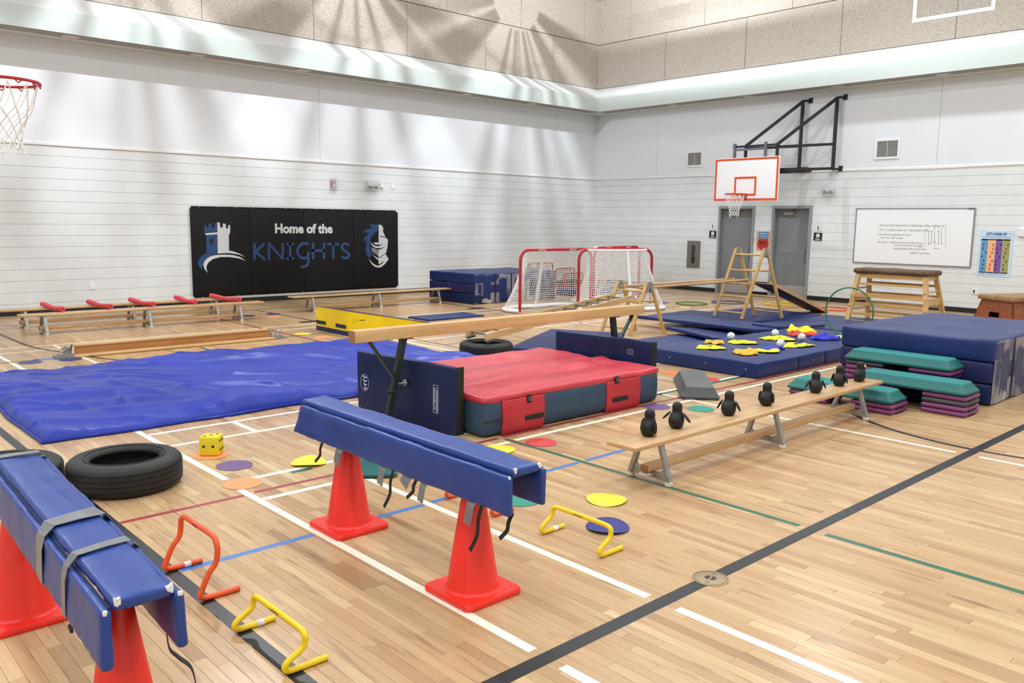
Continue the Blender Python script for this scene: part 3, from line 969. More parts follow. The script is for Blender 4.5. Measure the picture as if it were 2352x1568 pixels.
t, fx, ux, uz = wire_guard('fire_alarm_guard', 'small red fire alarm in a wire guard high on the left wall', (9.89, YW - .008, 2.53), (0, -1, 0), .14, .24, .09)
MB().soft((0, -.03, 0), (.1, .05, .17), .01).build('alarm_body', 'alarm_red', t, 40)
MB().box((0, -.058, -.03), (.05, .008, .05)).build('strobe', 'white_plastic', t)
t, fx, ux, uz = wire_guard('exit_light_guard', 'wire guard over a light on the right wall above the whiteboard', (XW - .008, 9.41, 2.54), (-1, 0, 0), .30, .21, .11)
MB().box((-.035, 0, .03), (.07, .2, .08)).build('light_housing', 'white_plastic', t)
for s in (-1, 1):
    MB().lathe([(.03, 0), (.045, .05), (.0, .055)], 12, (-.05, s * .07, -.03), Matrix.Rotation(-pi / 2, 3, 'Y')).build('lamp_head', 'grey_metal', t)

def plate(name, label, cat, loc, face, w, h, kind):
    t = thing(name, label, cat, loc)
    fx = Vector(face); ux = Vector((0, 0, 1)).cross(fx)
    R = Matrix((ux, fx, Vector((0, 0, 1)))).transposed()
    MB().soft(fx * .006, (w, .012, h), .004, R=R).build('cover', 'white_plastic', t, 40)
    if kind == 'outlet':
        for s in (-1, 1):
            MB().box(fx * .013 + Vector((0, 0, s * h * .22)), (w * .45, .004, h * .26), R).build('socket', 'sign_white', t)
    elif kind == 'black_mark':
        MB().box(fx * .013 + ux * (-w * .2), (w * .2, .004, h * .55), R).build('switch_slot', 'sign_black', t)
    else:
        MB().box(fx * .014, (w * .3, .008, h * .35), R).build('toggle', 'sign_white', t)
    return t
plate('wall_outlet', 'white outlet plate low on the left wall behind the benches', 'outlet', (4.772, YW - .008, .468), (0, -1, 0), .085, .125, 'outlet')
plate('light_switch', 'white switch plate beside the wire guard on the left wall', 'switch', (11.49, YW - .008, 2.54), (0, -1, 0), .085, .13, 'switch')
plate('light_switch', 'small white plate near the room corner on the left wall', 'switch', (16.86, YW - .008, 2.34), (0, -1, 0), .075, .115, 'switch')
plate('wall_outlet', 'white double plate with a black slot under the poster', 'outlet', (XW - .008, 6.115, .452), (-1, 0, 0), .135, .12, 'black_mark')

# louvred thermostat box at the far right edge
t = thing('wall_louvre', 'white louvred box at the right edge beside the poster', 'vent', (XW - .008, 5.33, 1.67))
MB().box((-.02, 0, 0), (.04, .2, .17)).build('housing', 'white_plastic', t)
for k in range(4): MB().box((-.045, 0, -.06 + k * .04), (.012, .19, .024)).build('louvre', 'sign_white', t)

# ------------------------------------------------------------------ vents on the right wall
def vent(label, y0, y1, z0, z1, wb, ns, mul=0):
    cy, cz = (y0 + y1) / 2, (z0 + z1) / 2
    w, h = y1 - y0, z1 - z0
    t = thing('air_vent', label, 'air vent', (XW - .008, cy, cz))
    MB().box((-.006, 0, 0), (.008, w - wb, h - wb)).build('backing', 'vent_dark', t)
    fr = MB()
    for s in (-1, 1):
        fr.box((-.018, s * (w - wb) / 2, 0), (.035, wb, h)); fr.box((-.018, 0, s * (h - wb) / 2), (.035, w - 2 * wb, wb))
    fr.build('frame', 'white_plastic', t)
    ih = h - 2 * wb
    R = Matrix.Rotation(radians(-35), 3, 'Y')
    for k in range(ns):
        MB().box((-.018, 0, -ih / 2 + ih * (k + .5) / ns), (.022, w - 2 * wb, .003), R).build('slat', 'vent_slat', t)
    for k in range(mul):
        MB().box((-.022, -w / 2 + w * (k + 1) / (mul + 1), 0), (.02, .012, ih)).build('mullion', 'vent_slat', t)
    return t
vent('small square white air vent left of the basketball backboard', 12.906, 13.414, 3.229, 3.639, .045, 14, 1)
vent('square white air vent right of the black hoop frame', 7.868, 8.409, 3.208, 3.641, .045, 14, 1)
vent('large white air vent on the felt panels at the top right', 6.222, 7.812, 6.00, 7.1, .075, 26, 4)

# ------------------------------------------------------------------ things on the right wall
def frR(y, z, lift=0.0): return ((XW - .008 - lift, y, z), (0, -1, 0), (0, 0, 1))
t = thing('whiteboard', 'large whiteboard with handwritten notes and arrows on the right wall', 'whiteboard', (XW - .008, 7.49, 1.54))
off = (XW - .008, 7.49, 1.54)
y0, y1, z0, z1 = 8.74, 6.25, .93, 2.15
MB().box((XW - .016, 7.495, 1.54), (.016, y0 - y1 - .03, z1 - z0 - .03)).build('writing_surface', 'wb', t, None, off)
f_ = MB()
for y in (y0 - .012, y1 + .012): f_.box((XW - .02, y, 1.54), (.024, .024, z1 - z0))
for z in (z0 + .012, z1 - .012): f_.box((XW - .02, 7.495, z), (.024, y0 - y1 - .048, .024))
f_.build('frame', 'wbframe', t, None, off)
MB().box((XW - .034, 6.33, 2.135), (.006, .12, .03)).build('clip', 'grey_metal', t, None, off)
ink = MB()
def WBp(px, py):     # board picture pixels (1960,470,x7.84) to metres
    q = pix(1960 + px / 7.84, 470 + py / 7.84, 0, XW - .024)
    return (q.y, q.z)
def wline(px, py, px2, s, body):
    a = WBp(px, py); e = WBp(px2, py)
    ink = MB(); ink.text(body, ((XW - .0245, a[0], a[1]), (0, -1, 0), (0, 0, 1)), s, width=a[0] - e[0], shear=.25)
    ink.build('handwriting', 'ink', t, None, off)
wline(435, 385, 1670, .075, '- Focus on body movements (ie balancing, rolling, twisting, etc.)')
wline(430, 468, 1360, .075, '- Try to make 5 lanes of 1-direction traffic')
wline(430, 548, 1030, .066, '- Use whatever equipment you want!')
wline(485, 603, 885, .055, '# Big mats - either storage')
wline(430, 685, 1255, .06, '- Be mindful of  - safety (ie mat placement, height of stations)')
wline(720, 740, 1250, .056, '- bottlenecks (ie complicated = be most skilled)')
wline(1165, 772, 1235, .04, 'station')
wline(695, 800, 1310, .062, '- varying capabilities (always 2 choices when')
wline(1020, 880, 1380, .058, 'possible for each station)')
def wst(pts, w=.007): ink.stroke([(y0 - WBp(*q)[0], WBp(*q)[1]) for q in pts], w, ((XW - .0245, y0, 0), (0, -1, 0), (0, 0, 1)))
for x, a, e, dn in ((1357, 475, 715, 1), (1410, 470, 695, 0), (1465, 470, 690, 1), (1537, 470, 700, 0), (1590, 470, 715, 1)):
    wst([(x, a), (x - 3, (a + e) / 2), (x, e)])
    q, s_ = (e, -22) if dn else (a, 22)
    wst([(x - 14, q + s_), (x, q), (x + 14, q + s_)])
for yy in range(480, 745, 42): wst([(1290, yy), (1288, yy + 24)])
for yy in range(420, 780, 40): wst([(1660, yy), (1664, yy + 22)])
wline(1440, 412, 1485, .035, '#3'); wline(1435, 447, 1480, .035, '#2'); wline(1565, 450, 1612, .035, '#1'); wline(1345, 492, 1370, .03, '#5')
wline(1388, 712, 1420, .03, '#4'); wline(1512, 716, 1545, .03, '#2'); wline(1450, 730, 1500, .03, 'start'); wline(1440, 795, 1540, .045, 'Rotate')
ink.build('arrow_diagram', 'ink', t, None, off)

t = thing('warm_up_poster', "pale blue poster headed LET'S WARM UP! with four coloured columns", 'poster', (XW - .008, 5.82, 1.23))
off = (XW - .008, 5.82, 1.23)
Y0, Y1, Z0, Z1 = 6.135, 5.512, .775, 1.695
MB().box((XW - .010, (Y0 + Y1) / 2, (Z0 + Z1) / 2), (.004, Y0 - Y1, Z1 - Z0)).build('sheet', 'poster', t, None, off)
pw, ph = Y0 - Y1, Z1 - Z0
FP = lambda l=0.0: ((XW - .0125 - l, Y0, Z0), (0, -pw, 0), (0, 0, ph))
def rect(b, u0, v0, u1, v1, lift=0.0):
    b.flat([(u0, v0), (u1, v0), (u1, v1), (u0, v1)], FP(lift))
    return b
for i, m in enumerate(('p_blue', 'p_orange', 'p_purple', 'p_olive')):
    a = .07 + i * .215
    rect(MB(), a, .10, a + .207, .80).build('colour_column', m, t, None, off)
bb = MB()
for i in range(4):
    a = .07 + i * .215
    for k in range(1 + (i != 1)): rect(bb, a, .79, a + .207, .815, .0003)
    rect(bb, a, .072, a + .207, .098, .0003)
pr = random.Random(11)
for i in range(4):
    a = .07 + i * .215
    for k in range(7):
        u = a + .05 + pr.uniform(0, .11); v = .16 + k * .088
        for _ in range(3):
            an = pr.uniform(0, pi); l = .022
            p, q = (u - cos(an) * l, v - sin(an) * l * .8), (u + cos(an) * l, v + sin(an) * l * .8)
            bb.stroke([(p[0] * pw, p[1] * ph), (q[0] * pw, q[1] * ph)], .009, ((XW - .013, Y0, Z0), (0, -1, 0), (0, 0, 1)))
        bb.flat(circ(u * pw, (v + .026) * ph, .009, 8), ((XW - .0131, Y0, Z0), (0, -1, 0), (0, 0, 1)))
for k in range(8): rect(bb, .06 + k * .105, .035, .06 + k * .105 + pr.uniform(.03, .08), .047, .0003)
bb.build('figures_and_bars', 'p_navy', t, None, off)
rect(MB(), .08, .835, .92, .875, .0003).build('subtitle_band', 'p_grey', t, None, off)
MB().text("LET'S WARM UP!", ((XW - .013, Y0 - .2 * pw, Z0 + .895 * ph), (0, -1, 0), (0, 0, 1)), .08, width=.60 * pw, bold=.004).build('title', 'p_title', t, None, off)
rect(rect(MB(), .86, .905, .93, .92, .0003), .86, .925, .93, .94, .0003).build('corner_mark', 'p_grey', t, None, off)

t = thing('attitude_poster', 'small tan poster with a red BIG circle between the doors', 'poster', (XW - .008, 11.045, 1.355))
off = (XW - .008, 11.045, 1.355)
MB().box((XW - .010, 11.045, 1.355), (.004, .36, .46)).build('sheet', 'p_tan', t, None, off)
F2 = ((XW - .0125, 11.045, 1.355), (0, -1, 0), (0, 0, 1))
MB().flat([(-.125, .03), (.135, .03), (.135, .23), (-.125, .23)], F2).build('blue_panel', 'p_sky', t, None, off)
MB().flat(circ(0, -.07, .15, 28), F2, .0003).build('dark_ring', 'p_maroon', t, None, off)
MB().flat(circ(0, -.07, .136, 28), F2, .0006).build('red_disc', 'p_red', t, None, off)
tb = MB()
tb.text('Attitude', ((XW - .0135, 11.045 + .1, 1.355 + .165), (0, -1, 0), (0, 0, 1)), .06, width=.2)
tb.text('is a little thing', ((XW - .0135, 11.045 + .1, 1.355 + .11), (0, -1, 0), (0, 0, 1)), .04, width=.2)
tb.text('that makes a', ((XW - .0135, 11.045 + .085, 1.355 + .06), (0, -1, 0), (0, 0, 1)), .04, width=.17)
tb.build('white_lettering', 'sign_white', t, None, off)
tm = MB()
tm.text('BIG', ((XW - .0137, 11.045 + .105, 1.355 - .08), (0, -1, 0), (0, 0, 1)), .12, width=.21, bold=.006)
tm.text('difference!', ((XW - .0137, 11.045 + .10, 1.355 - .14), (0, -1, 0), (0, 0, 1)), .045, width=.2, bold=.002)
tm.build('maroon_lettering', 'p_maroon', t, None, off)

def door_sign(label, y, z, w, h, tilt=0.0):
    t = thing('room_sign', label, 'sign', (XW - .008, y, z))
    R = Matrix.Rotation(tilt, 3, 'X')
    MB().box((-.003, 0, -.012), (.003, w * 1.12, h * 1.08), R).build('white_card', 'sign_white', t)
    MB().box((-.006, 0, 0), (.003, w, h), R).build('plaque', 'sign_black', t)
    F3 = (Vector((-.0085, 0, 0)), R @ Vector((0, -1, 0)), R @ Vector((0, 0, 1)))
    MB().flat(circ(0, h * .14, h * .25, 24), F3).build('white_disc', 'sign_white', t)
    MB().text('2', (F3[0] + F3[1] * (-h * .12) + F3[2] * (h * .0), F3[1], F3[2]), h * .38, lift=.0006).build('numeral', 'sign_black', t)
    l = MB()
    for k, ww in enumerate((.5, .62, .56)):
        l.flat([(-w * ww / 2, -h * (.24 + k * .075)), (w * ww / 2, -h * (.24 + k * .075)), (w * ww / 2, -h * (.205 + k * .075)), (-w * ww / 2, -h * (.205 + k * .075))], F3, .0003)
    l.build('print_lines', 'sign_white', t)
    return t
door_sign('black room sign with white circle left of the left door', 12.51, 1.487, .215, .19)
door_sign('black room sign with white circle right of the right door', 9.62, 1.492, .21, .19, .04)
def picto(label, y, z):
    t = thing('washroom_sign', label, 'sign', (XW - .008, y, z))
    MB().box((-.003, 0, 0), (.006, .15, .135)).build('plaque', 'sign_white', t)
    F3 = ((-.0065, 0, 0), (0, -1, 0), (0, 0, 1))
    b = MB()
    b.flat(circ(-.022, .044, .011, 10), F3)
    b.stroke([(-.022, .025), (-.022, -.02)], .026, F3); b.stroke([(-.03, -.02), (-.03, -.05)], .010, F3); b.stroke([(-.014, -.02), (-.014, -.05)], .010, F3, .0004)
    b.flat(circ(.026, .01, .007, 8), F3); b.stroke([(.026, -.004), (.028, -.02), (.042, -.022), (.046, -.036)], .006, F3)
    b.stroke([(.022, -.012), (.014, -.026), (.022, -.042), (.036, -.04)], .005, F3, .0005)
    b.stroke([(-.05, -.06), (.05, -.06)], .002, F3)
    b.build('pictogram', 'sign_black', t)
picto('white washroom pictogram above the black sign at the left door', 12.505, 1.705)
picto('white washroom pictogram above the black sign at the right door', 9.608, 1.70)

# fire extinguisher cabinet
t = thing('fire_extinguisher_cabinet', 'bronze wall cabinet with a slim window showing a fire extinguisher', 'cabinet', (XW - .008, 13.075, .956))
fr = MB()
W2, H2, w2, h2 = .2, .352, .055, .24
fr.box((-.008, (W2 + w2) / 2, 0), (.03, W2 - w2, 2 * H2)); fr.box((-.008, -(W2 + w2) / 2, 0), (.03, W2 - w2, 2 * H2))
fr.box((-.008, 0, (H2 + h2) / 2), (.03, 2 * w2, H2 - h2)); fr.box((-.008, 0, -(H2 + h2) / 2), (.03, 2 * w2, H2 - h2))
fr.build('cabinet_door', 'cab', t)
MB().box((-.001, 0, 0), (.004, 2 * w2, 2 * h2)).build('dark_interior', 'sign_black', t)
e = MB().lathe([(.036, -.22), (.04, -.21), (.04, .02), (.02, .06), (.015, .1)], 14, (-.0, 0, 0)); e2 = e
for i, v in enumerate(e.v): e.v[i] = (v[0] * .25 - .008, v[1], v[2])
ex = e.build('extinguisher', 'ext_red', t, 40)
MB().box((-.019, 0, -.02), (.002, .055, .16)).build('extinguisher_label', 'sign_white', ex)
MB().box((-.022, 0, 0), (.003, 2 * w2, 2 * h2)).build('window_pane', 'glass', t)
# ------------------------------------------------------------------ basketball hoops
def hoop_net(b, c, r, n, h, seed):
    """knotted net hanging from a ring of radius r"""
    rr = random.Random(seed)
    lv = [(1.0, 0.0), (.80, .36), (.66, .50), (.56, .63), (.50, .76), (.48, .88), (.50, 1.0)]
    def P(k, i, half):
        a = 2 * pi * (i + .5 * half) / n
        s, z = lv[k]
        return Vector((c[0] + r * s * cos(a), c[1] + r * s * sin(a), c[2] - h * z + (rr.uniform(-.02, .02) * h if k == 6 else 0)))
    for i in range(n):
        for k in range(6):
            half = k % 2
            p = P(k, i, half)
            if half == 0: q1, q2 = P(k + 1, i, 1), P(k + 1, i - 1, 1)
            else: q1, q2 = P(k + 1, i, 0), P(k + 1, i + 1, 0)
            for q in (q1, q2): b.tube([p, q], .0042, 4, cap=False)
        p = P(6, i, 0)
        if i % 3 == 0: b.tube([p, p + Vector((rr.uniform(-.03, .03), rr.uniform(-.03, .03), -.05))], .004, 4)

def rim_parts(t, c, r, back, m, off, netseed=1, net_h=.42):
    """back = unit vector from rim towards the backboard"""
    bk = Vector(back); c = Vector(c)
    MB().tube([c + Vector((cos(a), sin(a), 0)) * r for a in [2 * pi * i / 40 for i in range(40)]], .010, 8, closed=True).build('rim', m, t, 40, off)
    sd = Vector((-bk.y, bk.x, 0))
    br = MB()
    br.hexa([c + bk * (r + .16) + sd * -.06 + Vector((0, 0, -.12)), c + bk * (r + .16) + sd * .06 + Vector((0, 0, -.12)), c + bk * (r + .18) + sd * .06 + Vector((0, 0, -.12)), c + bk * (r + .18) + sd * -.06 + Vector((0, 0, -.12)),
             c + bk * (r + .14) + sd * -.06 + Vector((0, 0, .02)), c + bk * (r + .14) + sd * .06 + Vector((0, 0, .02)), c + bk * (r + .18) + sd * .06 + Vector((0, 0, .02)), c + bk * (r + .18) + sd * -.06 + Vector((0, 0, .02))])
    br.box(c + bk * (r + .07), (.16 if abs(bk.x) > .5 else .1, .1 if abs(bk.x) > .5 else .16, .02))
    br.build('rim_bracket', m, t, None, off)
    bs = MB()
    for s in (-1, 1):
        bs.tube([c + bk * (r + .15) + Vector((0, 0, -.11)) + sd * s * .03, c + bk * (r * .55) + sd * s * r * .55 + Vector((0, 0, -.055)), c + bk * (r * .3) + sd * s * r * .95], .008, 6)
    bs.build('rim_brace', m, t, 40, off)
    hk = MB()
    for i in range(12):
        a = 2 * pi * (i + .5) / 12
        q = c + Vector((cos(a), sin(a), 0)) * r
        hk.tube([q + Vector((-sin(a), cos(a), 0)) * .02 + Vector((0, 0, -.006)), q + Vector((0, 0, -.026)), q - Vector((-sin(a), cos(a), 0)) * .02 + Vector((0, 0, -.006))], .005, 5)
    hk.build('net_hooks', m, t, None, off)
    nb = MB()
    hoop_net(nb, c - Vector((0, 0, .02)), r * .97, 12, net_h, netseed)
    nb.build('net', 'net', t, None, off)

def wall_hoop():
    off = (XW - .01, 9.6, 3.05)
    t = thing('basketball_hoop', 'wall mounted basketball hoop with white orange-edged backboard on black frame', 'basketball hoop', off)
    XF = 17.3
    y0, y1, z0, z1 = 9.955, 11.64, 2.29, 3.285
    MB().soft((XF + .02, (y0 + y1) / 2, (z0 + z1) / 2), (.04, y1 - y0, z1 - z0), .006).build('backboard', 'board_white', t, 40, off)
    o = MB(); q = MB()
    def bx(b, ya, yb, za, zb): b.box((XF - .001, (ya + yb) / 2, (za + zb) / 2), (.003, yb - ya, zb - za))
    w = .05; e = .012
    bx(o, y0 + e, y1 - e, z1 - e - w, z1 - e); bx(o, y0 + e, y1 - e, z0 + e, z0 + e + w)
    bx(o, y0 + e, y0 + e + w, z0 + e + w, z1 - e - w); bx(o, y1 - e - w, y1 - e, z0 + e + w, z1 - e - w)
    o.build('border', 'board_orange', t, None, off)
    cy = 10.80
    bx(q, cy - .29, cy + .29, 2.80, 2.85); bx(q, cy - .29, cy + .29, 2.41, 2.46); bx(q, cy - .29, cy - .24, 2.46, 2.80); bx(q, cy + .24, cy + .29, 2.46, 2.80)
    q.build('target_square', 'board_orange', t, None, off)
    rim_parts(t, (XF - .40, cy, 2.445), .228, (1, 0, 0), 'rim_orange', off, 4, .48)
    # grey uprights behind the board
    for y in (11.17, 10.365): MB().box((XF + .075, y, 3.02), (.05, .055, 1.2)).build('upright', 'grey_metal', t, None, off)
    MB().box((XF + .08, 10.77, 3.475), (.04, .75, .05)).build('cross_bar', 'grey_metal', t, None, off)
    # two triangular trusses swung sideways
    for (ww, wf) in (((18.44, 9.27), (17.46, 10.12)), ((18.44, 10.10), (17.46, 10.93))):
        W_ = lambda z: Vector((ww[0], ww[1], z)); F_ = lambda z: Vector((wf[0], wf[1], z))
        d = (F_(0) - W_(0)).normalized()
        MB().bar(W_(3.02), W_(4.60), .075, .06, d).build('wall_post', 'black_metal', t, None, off)
        MB().bar(W_(4.59) - d * .0, F_(3.56), .06, .07).build('diagonal', 'black_metal', t, None, off)
        MB().bar(W_(3.58), F_(3.50), .045, .06).build('upper_bar', 'black_metal', t, None, off)
        MB().bar(W_(3.04), F_(2.98), .045, .06).build('lower_bar', 'black_metal', t, None, off)
        MB().bar(F_(2.6), F_(3.58), .06, .06, d).build('front_post', 'black_metal', t, None, off)
        for z in (4.60, 3.02):
            b = MB(); b.bar(W_(z), Vector((XW - .02, ww[1] - .1, z + .02)), .05, .05); b.box((XW - .02, ww[1] - .1, z + .02), (.03, .09, .12))
            b.build('wall_bracket', 'black_metal', t, None, off)
    MB().bar((17.43, 10.05, 3.55), (17.43, 11.25, 3.55), .04, .045).build('front_rail', 'black_metal', t, None, off)
    MB().bar((17.50, 9.40, 2.99), (17.50, 10.95, 2.99), .05, .07).build('lower_rail', 'black_metal', t, None, off)
    MB().bar((17.52, 9.30, 2.93), (17.52, 10.1, 2.93), .03, .04).build('latch_bar', 'black_metal', t, None, off)
    return t
wall_hoop()
def side_hoop():
    c = Vector((1.312, 6.245, 2.59))
    off = (.4, 6.245, CEIL)
    t = thing('side_basketball_hoop', 'red hoop rim with white net cut by the left edge of the photo', 'basketball hoop', off)
    rim_parts(t, c, .228, (-1, 0, 0), 'rim', off, 9, .40)
    xb = c.x - .228 - .185
    MB().soft((xb - .02, c.y, 2.97), (.04, 1.7, 1.06), .006).build('backboard', 'board_white', t, 40, off)
    for s in (-.35, .35):
        MB().bar((xb - .08, c.y + s, 2.4), (xb - .08, c.y + s, CEIL - .005), .06, .06, (1, 0, 0)).build('drop_post', 'black_metal', t, None, off)
    MB().bar((xb - .08, c.y - .35, 3.3), (xb - .08, c.y + .35, 3.3), .05, .05).build('cross_bar', 'black_metal', t, None, off)
side_hoop()

# ------------------------------------------------------------------ hockey goals
def goal(label, org, xdir, W=1.83, H=1.22, D=.72, cell=.05, name='hockey_goal', pad=True, group=None, netm='net', framer=.03):
    a = atan2(xdir[1], xdir[0])
    t = thing(name, label, 'goal', (org[0], org[1], 0), a, group)
    r = .2 * H / 1.22
    R_ = framer
    path = [Vector((0, 0, R_)), Vector((0, 0, H - r))] + arc3((r, 0, H - r), r, (-1, 0, 0), (0, 0, 1), 0, pi / 2, 8)[1:]
    path += arc3((W - r, 0, H - r), r, (0, 0, 1), (1, 0, 0), 0, pi / 2, 8) + [Vector((W, 0, R_))]
    MB().tube(path, R_, 10).build('front_frame', 'goal_red', t, 40)
    k = D / .72
    base = smooth_path([(0, 0, 0), (-.06 * W / 1.83, .34 * k, 0), (.12 * W / 1.83, .62 * k, 0), (.45 * W / 1.83, .72 * k, 0), (W / 2, .66 * k, 0), (W - .45 * W / 1.83, .72 * k, 0), (W - .12 * W / 1.83, .62 * k, 0), (W + .06 * W / 1.83, .34 * k, 0), (W, 0, 0)], 8)
    q_ = W / 1.83
    top = smooth_path([(.20 * q_, 0, H - .01), (.27 * q_, .16 * k, H - .01), (.46 * q_, .33 * k, H - .01), (W / 2, .42 * k, H - .01), (W - .46 * q_, .33 * k, H - .01), (W - .27 * q_, .16 * k, H - .01), (W - .20 * q_, 0, H - .01)], 8)
    rp = .055 if pad else R_ * .8
    if pad:
        MB().tube([p + Vector((0, 0, rp * .8)) for p in base], rp, 10, flat=.8).build('padded_base', 'goal_white', t, 40)
        MB().tube(top, .026, 8).build('top_shelf_bar', 'goal_white', t, 40)
        MB().bar((W / 2, .42 * k, H - .02), (W / 2 + .02, .66 * k, .09), .055, .03, (0, 1, 0)).build('centre_brace', 'goal_white', t)
        lb = MB()
        for u in (.42, 1.22):
            for i in range(7): lb.box((u + i * .028, -R_ - .0005, H - .002), (.016, .002, .03))
        lb.build('crossbar_print', 'label_white', t)
    else:
        MB().tube([p + Vector((0, 0, rp)) for p in base], rp, 8).build('base_frame', 'goal_red', t, 40)
        MB().tube(top, rp * .8, 6).build('top_shelf_bar', 'goal_red', t, 40)
    # net: lofted between the shelf bar and the base, plus the flat top
    def res(P, n):
        L = [0]
        for i in range(len(P) - 1): L.append(L[-1] + (P[i + 1] - P[i]).length)
        out = []
        j = 0
        for q in range(n + 1):
            s = L[-1] * q / n
            while j < len(P) - 2 and L[j + 1] < s: j += 1
            f = (s - L[j]) / max(1e-9, L[j + 1] - L[j])
            out.append(P[j].lerp(P[j + 1], f))
        return out
    nu = int(3.2 * W / 1.83 / cell); nv = int(H / cell)
    tp, bp = res(top, nu), res([p + Vector((0, 0, .08 if pad else .03)) for p in base], nu)
    G_ = []
    for j in range(nv + 1):
        s = j / nv
        row = []
        for i in range(nu + 1):
            p = tp[i].lerp(bp[i], s)
            bulge = .07 * sin(pi * s) * k
            edge = min(1, 6 * min(i, nu - i) / nu)
            p = p + Vector((0, -bulge * edge, 0)) + Vector((nz(i * .25, j * .3, org[0]) * .018, nz(i * .3, j * .2, 5 + org[0]) * .02, nz(i * .2, j * .25, 9) * .018)) * edge
            if i in (0, nu): p = Vector((0 if i == 0 else W, 0, H * (1 - s) if s > .1 else p.z))
            row.append(p)
        G_.append(row)
    nb = MB()
    rr = .0045 if cell >= .045 else .004
    for j in range(nv + 1): nb.tube(G_[j], rr, 4, cap=False)
    for i in range(nu + 1): nb.tube([G_[j][i] for j in range(nv + 1)], rr, 4, cap=False)
    n2 = int(W / cell); m2 = max(3, int(.4 * k / cell))
    fr_ = res([Vector((.06, 0, H)), Vector((W - .06, 0, H))], n2); tb = res(top, n2)
    for i in range(n2 + 1): nb.tube([fr_[i], tb[i]], rr, 4, cap=False)
    for j in range(1, m2): nb.tube([fr_[i].lerp(tb[i], j / m2) for i in range(n2 + 1)], rr, 4, cap=False)
    tag(nb.build('net', netm, t), kind='stuff')
    return t
goal('red hockey goal on the left facing the camera, white net and base', (10.95, 11.62), (12.77 - 10.95, 11.45 - 11.62))
goal('red hockey goal turned backwards, nearest of the three, netting toward camera', (14.05, 10.90), (12.25 - 14.05, 11.33 - 10.90), D=.62)
goal('red hockey goal at the back, seen through the netting of the others', (13.42, 11.95), (15.2 - 13.42, .22), D=.7)
goal('small red goal by the wall, tallest of the mini goals behind the blue mat', (14.85, 15.5), (1, .02), .95, .69, .35, .06, 'mini_goal', False, None, 'net_black', .022)
goal('small red goal by the wall, middle one behind the hockey goals', (16.0, 15.6), (1, -.05), .7, .53, .3, .06, 'mini_goal', False, None, 'net_black', .022)
goal('small red goal standing nearest the room corner, lowest of the mini goals', (15.55, 14.85), (1, .05), .75, .44, .3, .06, 'mini_goal', False, None, 'net_black', .022)

# ------------------------------------------------------------------ gym benches
def make_bench(label, loc, length, legs):
    """loc = left end at floor level under the seat centre line, bench runs along +x"""
    t = thing('gym_bench', label, 'bench', (loc[0], loc[1], 0), 0)
    MB().soft((length / 2, 0, .296), (length, .245, .03), .006, (12, 1, 1)).build('seat', 'oak', t, 40)
    MB().soft(((legs[0] + legs[-1]) / 2, 0, .098), (legs[-1] - legs[0] + .12, .068, .055), .012, (8, 1, 1)).build('lower_rail', 'oak', t, 40)
    MB().box((legs[0] - .062, 0, .098), (.006, .064, .05)).build('rail_end', 'endwood', t)
    for lx in legs:
        b = MB()
        for s in (-1, 1):
            b.hexa([(lx - .02, s * .165 - .016, .028), (lx + .02, s * .165 - .016, .028), (lx + .02, s * .165 + .016, .028), (lx - .02, s * .165 + .016, .028),
                    (lx - .02, s * .085 - .014, .275), (lx + .02, s * .085 - .014, .275), (lx + .02, s * .085 + .014, .275), (lx - .02, s * .085 + .014, .275)])
            b.box((lx, s * .07, .276), (.06, .06, .012))
            # gusset running from the leg to the rail
            pts = [(s * .16, .03), (s * .165, .055), (s * .14, .12), (s * .075, .075), (s * .045, .07), (s * .045, .035)]
            if s > 0: pts = pts[::-1]
            b.prism(pts, ((lx - .012, 0, 0), (0, 1, 0), (0, 0, 1)), .024)
        b.box((lx, 0, .055), (.05, .11, .03))
        lg = b.build('leg_frame', 'alu', t, 30)
        for s in (-1, 1):
            MB().lathe([(.024, 0), (.028, .004), (.028, .024), (.022, .03)], 14, (lx, s * .162, 0)).build('foot', 'pad_foot', lg, 40)
            MB().lathe([(.008, 0), (.008, .008)], 8, (lx - .013, s * .135, .062), Matrix.Rotation(-pi / 2, 3, 'Y')).build('bolt', 'steel', lg)
        if lx == legs[0]: MB().box((lx - .05, 0, .06), (.05, .07, .016)).build('rail_shoe', 'pad_foot', t)
    return t
make_bench('long wooden bench in the foreground right carrying black penguins', (4.15, 3.42), 3.68, (.32, 1.80, 3.27))
make_bench('wooden bench at the left, front one of two parallel benches', (2.93, 13.78), 3.78, (.32, 1.82, 3.34))
make_bench('wooden bench at the left, rear one of two against the wall', (2.86, 14.70), 3.78, (.34, 1.95, 3.39))
make_bench('wooden bench below the black wall padding, alone', (7.55, 14.29), 3.75, (.41, 1.91, 3.42))

